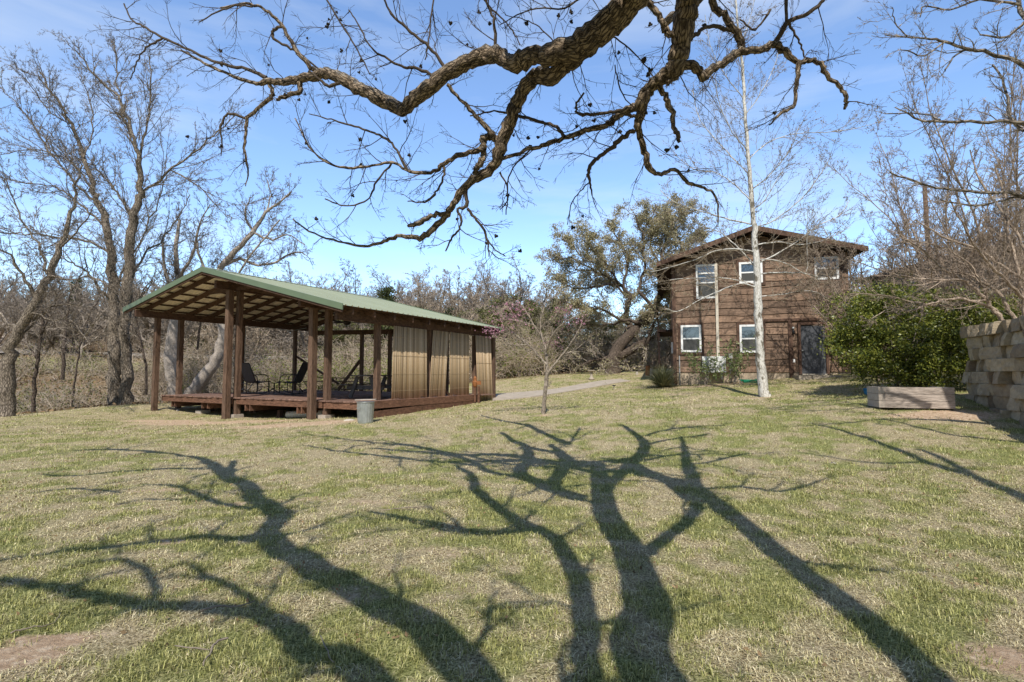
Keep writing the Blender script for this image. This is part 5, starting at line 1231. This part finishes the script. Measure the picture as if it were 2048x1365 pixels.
# big green shrub
def shrub():
    R = np.random.default_rng(5); base = np.array([11.6,14.2,g1(11.6,14.2)])
    r = empty('evergreen_shrub', base, 'large rounded glossy green shrub between the house door and the stone wall', 'shrub')
    cs = []
    for cx, cy, yy, rad in ((1725,640,14.6,.95),(1720,700,14.3,.85),(1790,640,14.6,1.15),(1800,700,13.9,1.0),(1860,645,14.4,1.1),(1880,700,13.8,1.0),(1930,655,14.0,1.05),(1935,715,13.6,.85),(1750,735,14.0,.55),(1850,735,13.7,.7),(1770,618,15.2,.75),(1850,615,15,.75),(1920,622,14.8,.75),(1975,630,14.5,.65),(1700,675,14.8,.6),(1730,605,15.2,.6)):
        cs.append((P(cx,cy,yy), rad))
    pts = []
    for c, rad in cs:
        k = int(60*rad*rad)
        d = R.normal(size=(k,3)); d /= np.linalg.norm(d,axis=1,keepdims=True); cc = c+d*rad*R.uniform(.55,1.05,(k,1))*np.array([1,1,.85])
        for q in cc:
            m_ = int(R.uniform(60,170)); s = R.uniform(.07,.17); pts.append(q+R.normal(size=(m_,3))*s*np.array([1,1,.8]))
    pts = np.concatenate(pts); pts = pts[pts[:,2] > gz(pts[:,0],pts[:,1])+.12]
    mb = MB(); leaves(mb, pts, .07, .55, R, .35, .5); mk('foliage', mb, M['shrubleaf'], r)
    st = []; RR = random.Random(4)
    for k in range(16):
        x = 10.2+RR.random()*4.0; y = 14.0+RR.random()*.8; p0 = (x,y,g1(x,y)-.05); grow(RR, p0, unit((RR.gauss(0,.3),RR.gauss(0,.3),1)), 2.6, .035, 0, SPC, st, .006)
    mb = MB(); tubes(mb, st, sides_far); mk('stem', mb, M['bark_mid'], r); print('shrub leaves', len(pts))
shrub()
# blue tub under the shrub
p = P(1743,757,14.1); b = MB(); b.lathe((p[0],p[1],g1(p[0],p[1])), [(.14,0),(.18,.05),(.2,.17),(.21,.18),(.19,.19)], 20); tag(mk('plastic_tub', b, M['blue'], smooth=True), 'blue plastic tub half hidden under the green shrub', 'tub')

# oleander by the heat pump, clump grass at the house corner
def leafy_stems(name, label, cat, cx, cy, Y, n, H, mat, spread, lsize=.09, nl=26, seed=1, asp=.25):
    R = random.Random(seed); base = P(cx,cy,Y); base[2] = g1(base[0],base[1]); r = empty(name, base, label, cat); st = []; lf = []
    for k in range(n):
        a = R.random()*6.28; d = unit((math.cos(a)*spread, math.sin(a)*spread*.6, 1)); out = []; grow(R, tuple(base+np.array([R.gauss(0,.15),R.gauss(0,.1),0])), d, H*R.uniform(.55,1.1), .012, 0, [(4,.5,.6,.12,.03),(0,.5,.6,.15,0)], out, .004, .12); st += out
        for pts, rad, l in out:
            for i in range(nl//3 if l else nl):
                j = R.randint(len(pts)//3, len(pts)-1); p = pts[j]; lf.append((p[0]+R.gauss(0,.06), p[1]+R.gauss(0,.06), p[2]+R.gauss(0,.06)))
    mb = MB(); tubes(mb, st, lambda r_: 4); mk('stem', mb, M['bark_mid'], r); mb = MB(); leaves(mb, lf, lsize, asp); mk('foliage', mb, M[mat], r)
leafy_stems('oleander_bush', 'leafy oleander bush growing in front of the white heat pump', 'bush', 1415, 768, 21.6, 9, 1.75, 'oleander', .42, .14, 36, 2, .3)
leafy_stems('oleander_bush', 'open leafy oleander between the heat pump and the sycamore trunk', 'bush', 1478, 766, 21.3, 8, 1.85, 'oleander', .4, .14, 36, 3, .3)
def clump(name, label, px, py, Y, n, H, seed):
    R = np.random.default_rng(seed); base = P(px,py,Y); base[2] = g1(base[0],base[1]); mb = MB(); a = R.random(n)*6.28; el = R.uniform(.25,1.35,n); L = H*R.uniform(.45,1.15,n); w = .010
    d = np.stack([np.cos(a)*np.cos(el), np.sin(a)*np.cos(el), np.sin(el)], 1); s = np.stack([-np.sin(a), np.cos(a), 0*a], 1)*w
    p1 = base+d*L[:,None]*.55; tip = base+d*L[:,None]*np.array([1.1,1.1,.85])-np.array([0,0,.10])
    V = np.stack([base-s, base+s, p1+s*.8, p1-s*.8, tip], 1).reshape(-1,3); i = np.arange(n)*5
    mb.arr(V, np.concatenate([np.stack([i,i+1,i+2],1), np.stack([i,i+2,i+3],1), np.stack([i+3,i+2,i+4],1)])); tag(mk(name, mb, M['yucca']), label, 'plant')
clump('sotol_plant', 'spiky clump of grassy leaves at the left corner of the house', 1326, 768, 22.4, 1000, 1.3, 5)

# bird bath, sundial, stumps, statue-like log at the back
def birdbath():
    g = G(1183, 760, 15, 45); r = empty('bird_bath', g, 'pale stone bird bath on the lawn beside the path', 'bird bath'); k = g[1]/F
    b = MB(); b.lathe(g, [(6*k,0),(5*k,3*k),(2.6*k,6*k),(2.4*k,13*k),(3.5*k,15*k)], 14); mk('pedestal', b, M['concrete'], r, smooth=True)
    b = MB(); b.lathe((g[0],g[1],g[2]+15*k), [(2*k,0),(7*k,1.5*k),(8.5*k,3.5*k),(8*k,3.8*k),(5*k,2.4*k),(1*k,2*k)], 18); mk('basin', b, M['concrete'], r, smooth=True)
    g = G(1228, 780, 12, 40); k = g[1]/F; r = empty('garden_stake', g, 'tiny dark topped garden ornament at the path edge', 'ornament')
    b = MB(); b.tube([g, g+np.array([0,0,7*k])], 1.0*k, 6); mk('stake', b, M['bark_mid'], r); b = MB(); b.lathe((g[0],g[1],g[2]+7*k), [(1*k,0),(4*k,1*k),(4*k,1.6*k),(1*k,2.4*k)], 10); mk('top', b, M['black_metal'], r)
birdbath()
def stump(px, py, wpx, hpx, label, mat, name='tree_stump', lean=0):
    g = G(px, py, 15, 55); k = g[1]/F; b = MB(); Rn = random.Random(px)
    b.tube([g-np.array([0,0,.1]), g+np.array([lean*k,0,hpx*k*.5]), g+np.array([lean*2*k,0,hpx*k])], [wpx*k*.62, wpx*k*.5, wpx*k*.45], 9); tag(mk(name, b, M[mat]), label, 'stump')
stump(1296, 752, 9, 20, 'orange brown standing stump left of the house corner', 'rust')
stump(1303, 752, 7, 15, 'pale cut log standing beside the orange brown stump', 'planter', 'cut_log')
stump(1274, 750, 5, 6, 'short pale stone post near the live oak', 'stonepale', 'stone_post')
# timber pole, grey outbuilding at right
b = MB(); p = P(1861,600,21); b.tube([(p[0],p[1],g1(p[0],p[1])-.1),(p[0]+.02,p[1],4.5),(p[0],p[1],P(1861,372,21)[2])], [.12,.10,.08], 10)
tag(mk('timber_pole', b, M['post'], smooth=True), 'brown timber pole rising among the bare trees right of the house', 'pole')
def outbuilding():
    a = P(1955,600,19); r = empty('outbuilding', (a[0],19,2), 'grey blue building glimpsed through twigs above the stone wall', 'building')
    x0 = P(1962,560,19)[0]; zt = P(2000,505,19)[2]; zl = P(2000,598,19)[2]
    b = MB(); b.box(x0,19,1,x0+8,25,zt); mk('wall', b, M['grey_box'], r); b = MB(); b.par((x0-.4,18.5,zt),(9,0,0),(0,7,0),(0,0,.12)); mk('roof', b, M['shingle'], r)
    b = MB(); b.box(P(1995,590,19)[0],18.9,zl-.02,x0+8,18.998,zl+.12); mk('ledge', b, M['white'], r); b = MB(); b.box(P(1975,560,19)[0],18.94,zl+.35,x0+3,18.996,zt-.4); mk('window', b, M['pane'], r)
outbuilding()

# ================================================================== BACKGROUND WOODS
def variant(seed, H, nst, r0, spread, dens, ln, spec=SPB, minr=.012):
    R = random.Random(seed); th = []; sm = []
    pts = [(0,0,-.2)]; rad = [r0]; d = unit((R.gauss(0,.12),R.gauss(0,.12),1)); n = 6; h0 = H*R.uniform(.22,.35)
    for i in range(1, n):
        d = unit((d[0]+R.gauss(0,.10), d[1]+R.gauss(0,.10), d[2])); p = pts[-1]; pts.append(tuple(p[j]+d[j]*h0/(n-1) for j in range(3))); rad.append(r0*(1-.25*i/(n-1)))
    th.append((pts, rad, 0)); b0 = pts[-1]
    for k in range(nst):
        a = 2*math.pi*(k+R.random()*.7)/nst; dd = unit((math.cos(a)*spread*R.uniform(.5,1.3), math.sin(a)*spread*R.uniform(.5,1.3), 1)); L = (H-h0)*R.uniform(.75,1.1); p = pts[R.randint(2, n-1)] if k else b0; q = [p]; rr = [r0*.6]; m_ = 10
        for i in range(1, m_):
            dd = unit((dd[0]+R.gauss(0,.16), dd[1]+R.gauss(0,.16), dd[2]+R.gauss(0,.1)+.02)); p = tuple(p[j]+dd[j]*L/(m_-1) for j in range(3)); q.append(p); rr.append(r0*.6*(1-.85*i/(m_-1)))
        th.append((q, rr, 0)); spawn(q, rr, sm, R, dens, ln, spec, .035, (0,0,.15), .15, .8, minr, .4)
    return th, sm
SPD = [(5,.55,.65,.16,.03),(4,.55,.7,.2,0),(3,.5,.7,.2,0),(0,.5,.7,.2,0)]
protos = []
for k, (mat, H) in enumerate((('bark_mid',9),('bark_grey',9),('bark_wood2',9),('bark_mid',9))):
    th, sm = variant(100+k, H, 11, .12, .85, 2.6, 1.7, SPD, .008)
    root = empty('bare_tree', (0,0,0), 'x', 'tree')
    mb = MB(); tubes(mb, th, lambda r: 7 if r > .06 else 4, .08); mk('trunk', mb, M[mat], root, False, True)
    mb = MB(); tubes(mb, sm, lambda r: 3); mk('crown', mb, M[mat], root, False)
    protos.append(root)
def foliage_proto(seed, name, H, kind):
    R = random.Random(seed); rr = np.random.default_rng(seed); root = empty(name, (0,0,0), 'x', 'tree'); th = []; pts = []
    th.append(([(0,0,-.2),(.1,0,H*.3),(0,.1,H*.6),(0,0,H*.92)], [.14,.11,.07,.03], 0)); 
    for k in range(75 if kind == 'cedar' else 85):
        z = H*R.uniform(.16,1.0); w = ((H-z)*.30+.35)*R.uniform(.6,1.5) if kind == 'cedar' else H*.42*math.sqrt(max(.05, 1-((z/H-.62)/.45)**2))
        a = R.random()*6.28; rad = w*math.sqrt(R.random()); c = np.array([math.cos(a)*rad, math.sin(a)*rad, z]); s = R.uniform(.18,.42)*H/8
        pts.append(c+rr.normal(size=(R.randint(120,260),3))*s*np.array([1,1,.6])); th.append(([(0,0,z*.8),tuple(c*np.array([.5,.5,1])-np.array([0,0,.1])),tuple(c)], [.03,.02,.01], 0))
    mb = MB(); tubes(mb, [t for t in th if len(t[0]) == 4], lambda r: 7); tubes(mb, [t for t in th if len(t[0]) == 3], lambda r: 4); mk('trunk', mb, M['bark_dark'], root, False)
    mb = MB(); leaves(mb, np.concatenate(pts), .15 if kind == 'cedar' else .17, .5, rr); mk('crown', mb, M['cedar' if kind == 'cedar' else 'oakgreen'], root, False); return root
cedar = foliage_proto(7, 'juniper_tree', 8, 'cedar'); oakp = foliage_proto(8, 'evergreen_oak', 8, 'oak')
used = set()
def place(proto, px, top, Y, H, label, group, sx=1.0):
    x = ray(px, 700)[0]*Y; z0 = g1(x, Y); zt = 1.5+ray(px, top)[2]*Y; sc = max(.25, (zt-z0)/H); rz = random.random()*6.28
    if id(proto) not in used:
        used.add(id(proto)); proto.location = (x,Y,z0); proto.rotation_euler = (0,0,rz); proto.scale = (sc*sx,sc*sx,sc); proto['label'] = label; proto['group'] = group; return proto
    return dup(proto, (x,Y,z0), rz, (sc*sx,sc*sx,sc), label, group)
RB = random.Random(77)
zones = [(-160,330,34,(44,66),(500,600),'bare grey tree in the wood on the far bank left of the pavilion','bare trees on the far bank'),
         (330,1090,60,(37,62),(508,562),'bare grey tree in the wood behind the pavilion roof','bare trees behind the pavilion'),
         (1080,1350,10,(40,60),(590,640),'bare tree showing low behind the live oak','bare trees behind the live oak'),
         (1740,2140,12,(24,40),(380,540),'bare tree far behind the stone wall','bare trees behind the stone wall')]
for x0, x1, n, ys, tops, lab, grp in zones:
    for i in range(n):
        px = x0+(x1-x0)*(i+RB.random())/n; place(RB.choice(protos), px, RB.uniform(*tops), RB.uniform(*ys), 9, lab, grp, RB.uniform(1.0,1.5))
cl = [(772,578,38,'dark green juniper rising above the middle of the pavilion roof'),(900,618,44,'dark juniper behind the bare trees right of the roof middle'),(1060,604,42,'dark juniper at the notch in the skyline left of the live oak'),(1110,600,46,'juniper close behind the left side of the live oak'),(150,560,60,'dark juniper on the far bank behind the tall bare tree'),(440,545,46,'dark juniper behind the pavilion ridge'),(1000,622,40,'juniper behind the redbud blossom')]
for px, top, Y, lab in cl: place(cedar, px, top, Y, 8, lab, 'junipers in the woods')
for px, top, Y, lab in [(1030,600,37,'olive green evergreen oak behind the redbud'),(1140,610,40,'olive green oak behind the live oak crown'),(960,625,36,'low green oak right of the pavilion end'),(1260,640,42,'green oak behind the live oak limbs'),(1190,630,39,'olive green oak between the live oak trunk and the redbud'),(1095,640,36,'low olive green oak right behind the redbud branches'),(1340,600,40,'green oak at the left edge of the house'),(830,620,38,'green oak above the right end of the roof'),(60,600,62,'green oak on the far bank at the left edge'),(700,640,36,'green oak seen through the pavilion'),(1780,560,22,'olive green oak behind the big shrub'),(1960,540,24,'olive green oak behind the stone wall')]: place(oakp, px, top, Y, 8, lab, 'evergreen oaks in the woods', 1.15)

# thicket: uncountable brush
def thicket(name, areas, mat, leafm, label, seed, frac=.5, H=(1.5,3.2)):
    R = random.Random(seed); st = []; lf = []
    sp = [(5,.55,.7,.25,0),(4,.55,.8,.3,0),(0,.5,.8,.3,0)]
    for px0, px1, y0, y1, n, h0, h1 in areas:
        for i in range(n):
            Y = R.uniform(y0,y1); px = R.uniform(px0,px1); x = ray(px,700)[0]*Y; z = g1(x,Y)
            for k in range(3):
                d = unit((R.gauss(0,.45),R.gauss(0,.45),1)); grow(R, (x+R.gauss(0,.2),Y+R.gauss(0,.2),z-.05), d, R.uniform(h0,h1), R.uniform(.012,.03), 0, sp, st, .007, .3)
    for pts, rad, l in st:
        if l >= 1 and R.random() < frac:
            p = pts[R.randint(1,len(pts)-1)]; lf += [(p[0]+R.gauss(0,.12),p[1]+R.gauss(0,.12),p[2]+R.gauss(0,.10)) for _ in range(3)]
    mb = MB(); tubes(mb, st, lambda r: 3); leafmb = MB(); leaves(leafmb, lf, .10, .6)
    o = mk(name, mb, M[mat]); tag(o, label, 'brush', kind='stuff')
    # leaves belong to the same mass: second material on the same object
    nv = len(o.data.polygons); mb.big += leafmb.big; me = mb.mesh(name); me.materials.append(M[mat]); me.materials.append(M[leafm])
    idx = np.zeros(len(me.polygons), np.int32); idx[nv:] = 1; me.polygons.foreach_set('material_index', idx); o.data = me
    print(name, len(st), len(lf))
thicket('brush_thicket', [(300,1110,31.5,36,250,2.2,4.6),(960,1360,35,40,90,1.8,3.6),(1090,1360,37,43,80,3.0,5.5),(300,700,29.5,32,40,1.0,2.5)], 'bark_wood2', 'drybrush', 'tangled brown brush behind the pavilion and lawn', 51, .3)
thicket('creek_brush', [(-60,240,23,31,46,.5,1.6),(-60,330,33,39,34,.8,2.4),(-80,340,51,60,130,2.5,5.5),(235,340,26,31,30,.8,2.0)], 'bark_wood2', 'drybrush', 'low dry brush and leaf litter along the creek bank at left', 52, .35)
thicket('dark_brush', [(-40,235,25,38,44,1.0,2.6),(300,1100,33,38,60,1.5,3.4)], 'bark_mid', 'oakgreen', 'dark green and brown scrub scattered through the creek bank brush', 54, .8)
thicket('vine_greenery', [(540,850,29.6,31,40,1.4,3.4),(985,1095,33.5,35.5,60,1.6,3.2),(380,480,32,34,10,1,2.2)], 'bark_wood2', 'vine', 'yellow green vines and leaves scattered through the brush', 53, 1.0)

# thin saplings on the left bank
for k, (tr, lab) in enumerate((([(65,830,10),(68,770,9),(75,720,8),(82,670,7),(84,620,5),(80,570,3)],'thin dark sapling just right of the leaning tree at the left edge'),
                               ([(143,812,6),(150,760,5),(158,710,4),(170,650,3)],'slim sapling midway between the leaning tree and the double stemmed tree'),
                               ([(125,760,9),(128,700,8),(132,650,6),(140,590,4)],'grey sapling on the creek bank behind the slim one'),
                               ([(292,790,7),(290,730,6),(282,680,5),(268,620,4),(262,580,3)],'thin sapling just left of the front corner post'),
                               ([(395,700,5),(400,650,5),(410,600,4),(430,560,3)],'thin sapling between the two pale curved trunks'))):
    Yk = (21.5,25,28,26,31)[k]; limbs = [tr, [(tr[2][0],tr[2][1],tr[2][2]*.7),(tr[2][0]-20,tr[2][1]-30,3),(tr[2][0]-35,tr[2][1]-40,2)], [(tr[3][0],tr[3][1],tr[3][2]*.7),(tr[3][0]+18,tr[3][1]-35,3),(tr[3][0]+35,tr[3][1]-60,2)]]
    th, sm = traced_tree(60+k, Yk, limbs, 3.0, .9, SPC, (0,0,.15), .015, .006, .8, .2, .5, .012, .1, .75)
    tree_obj('sapling', lab, 'sapling', P(tr[0][0],tr[0][1],Yk), th, sm, M['bark_dark'], M['bark_mid'])

# fallen sticks and small stones on the lawn
for k, (tr, lab) in enumerate((([(20,1280,4),(45,1270,4),(75,1262,3),(105,1252,2.5),(122,1242,2)],'thin pale stick lying above the bare soil patch at the lower left'),
                               ([(400,1232,5),(440,1227,5),(475,1222,4),(510,1214,3)],'knobbly stick lying in the left shadow band'),
                               ([(455,1288,6),(430,1300,6),(418,1325,5),(405,1350,4)],'forked stick lying near the bottom left of the lawn'),
                               ([(350,1303,3),(390,1312,4),(420,1308,3)],'short twig left of the forked stick'),
                               ([(760,1027,3),(800,1024,3),(850,1021,2)],'long thin twig in the middle of the lawn'),
                               ([(640,1285,3),(655,1320,3),(668,1345,2)],'bent pale twig in the lower left shadow'))):
    pts = []; rad = []
    for x, y, w in tr: g = G(x, y); pts.append((g[0],g[1],g[2]+.022+.01*math.sin(x))); rad.append(.5*w*g[1]/F)
    s = catmull([(*p,r) for p, r in zip(pts, rad)], 4); b = MB(); b.tube([q[:3]+np.array([random.gauss(0,.003),0,random.gauss(0,.003)]) for q in s], [max(.0012,q[3]*.7) for q in s], 6)
    tag(mk('fallen_stick', b, M['stick'], smooth=True), lab, 'stick')
rock(52, 1228, .035, 'small grey stone in the grass near the left edge', h=.7, seed=5)
rock(1668, 927, .06, 'small pale stone on the right part of the lawn', mat='stonepale', h=.4, seed=6)
rock(212, 812, .12, 'pale stone at the foot of the double stemmed bare tree', mat='stonepale', h=.9, seed=7)

# ================================================================== LIGHT, SKY, CAMERA
sun = bpy.data.lights.new('sun', 'SUN'); sun.energy = 5.0; sun.angle = math.radians(.53); sun.color = (1, .95, .87)
so = bpy.data.objects.new('sun', sun); col.objects.link(so)
dirv = Vector((SD[0]*math.cos(SUN_EL), SD[1]*math.cos(SUN_EL), -math.sin(SUN_EL))); so.rotation_euler = dirv.to_track_quat('-Z', 'Y').to_euler(); so.location = (0,-20,30)
w = bpy.data.worlds.new('World'); scene.world = w; w.use_nodes = True; nt = w.node_tree
bg = nt.nodes['Background']; sky = nt.nodes.new('ShaderNodeTexSky'); sky.sky_type = 'NISHITA'; sky.sun_disc = False; sky.sun_elevation = SUN_EL; sky.sun_rotation = math.radians(182)
sky.air_density = 1.0; sky.dust_density = .3; sky.ozone_density = 2.0
tc = nt.nodes.new('ShaderNodeTexCoord'); mp = nt.nodes.new('ShaderNodeMapping'); mp.inputs['Scale'].default_value = (1.0, 1.2, 5.0); mp.inputs['Rotation'].default_value = (0, .12, 0); nt.links.new(tc.outputs['Generated'], mp.inputs[0])
nz = nt.nodes.new('ShaderNodeTexNoise'); nz.inputs['Scale'].default_value = 2.2; nz.inputs['Detail'].default_value = 6; nz.inputs['Roughness'].default_value = .55; nz.inputs['Distortion'].default_value = .4; nt.links.new(mp.outputs[0], nz.inputs[0])
cr = nt.nodes.new('ShaderNodeValToRGB'); cr.color_ramp.elements[0].position = .45; cr.color_ramp.elements[1].position = .8; cr.color_ramp.elements[1].color = (.42,.42,.42,1); nt.links.new(nz.outputs[0], cr.inputs[0])
mx = nt.nodes.new('ShaderNodeMix'); mx.data_type = 'RGBA'; nt.links.new(cr.outputs[0], mx.inputs[0]); tn = nt.nodes.new('ShaderNodeMix'); tn.data_type = 'RGBA'; tn.blend_type = 'MULTIPLY'; tn.inputs[0].default_value = 1; tn.inputs[7].default_value = (1.40,1.50,1.62,1); nt.links.new(sky.outputs[0], tn.inputs[6]); nt.links.new(tn.outputs[2], mx.inputs[6]); mx.inputs[7].default_value = (5.7,6.1,6.5,1)
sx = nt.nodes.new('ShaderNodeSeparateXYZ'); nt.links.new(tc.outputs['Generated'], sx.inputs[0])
mr = nt.nodes.new('ShaderNodeMapRange'); mr.interpolation_type = 'SMOOTHSTEP'; mr.inputs['From Min'].default_value = -.4; mr.inputs['From Max'].default_value = .85; mr.inputs['To Min'].default_value = .50; mr.inputs['To Max'].default_value = 1.36; nt.links.new(sx.outputs[1], mr.inputs['Value'])  # sky brightness shaped by direction: dimmed behind the camera for deeper shade, raised ahead
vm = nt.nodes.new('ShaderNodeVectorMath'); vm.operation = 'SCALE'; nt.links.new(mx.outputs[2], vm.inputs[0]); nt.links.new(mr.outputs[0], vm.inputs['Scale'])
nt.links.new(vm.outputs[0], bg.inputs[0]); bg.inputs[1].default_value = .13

cam = bpy.data.cameras.new('camera'); co = bpy.data.objects.new('camera', cam); col.objects.link(co); co.location = CAM; co.rotation_euler = (math.pi/2+PITCH, 0, 0)
cam.sensor_width = 36; cam.lens = 36*F/2048; cam.clip_start = .05; cam.clip_end = 3000; scene.camera = co
scene.view_settings.view_transform = 'Standard'; scene.view_settings.look = 'None'; scene.view_settings.exposure = 0
scene.render.resolution_x = 1024; scene.render.resolution_y = 682
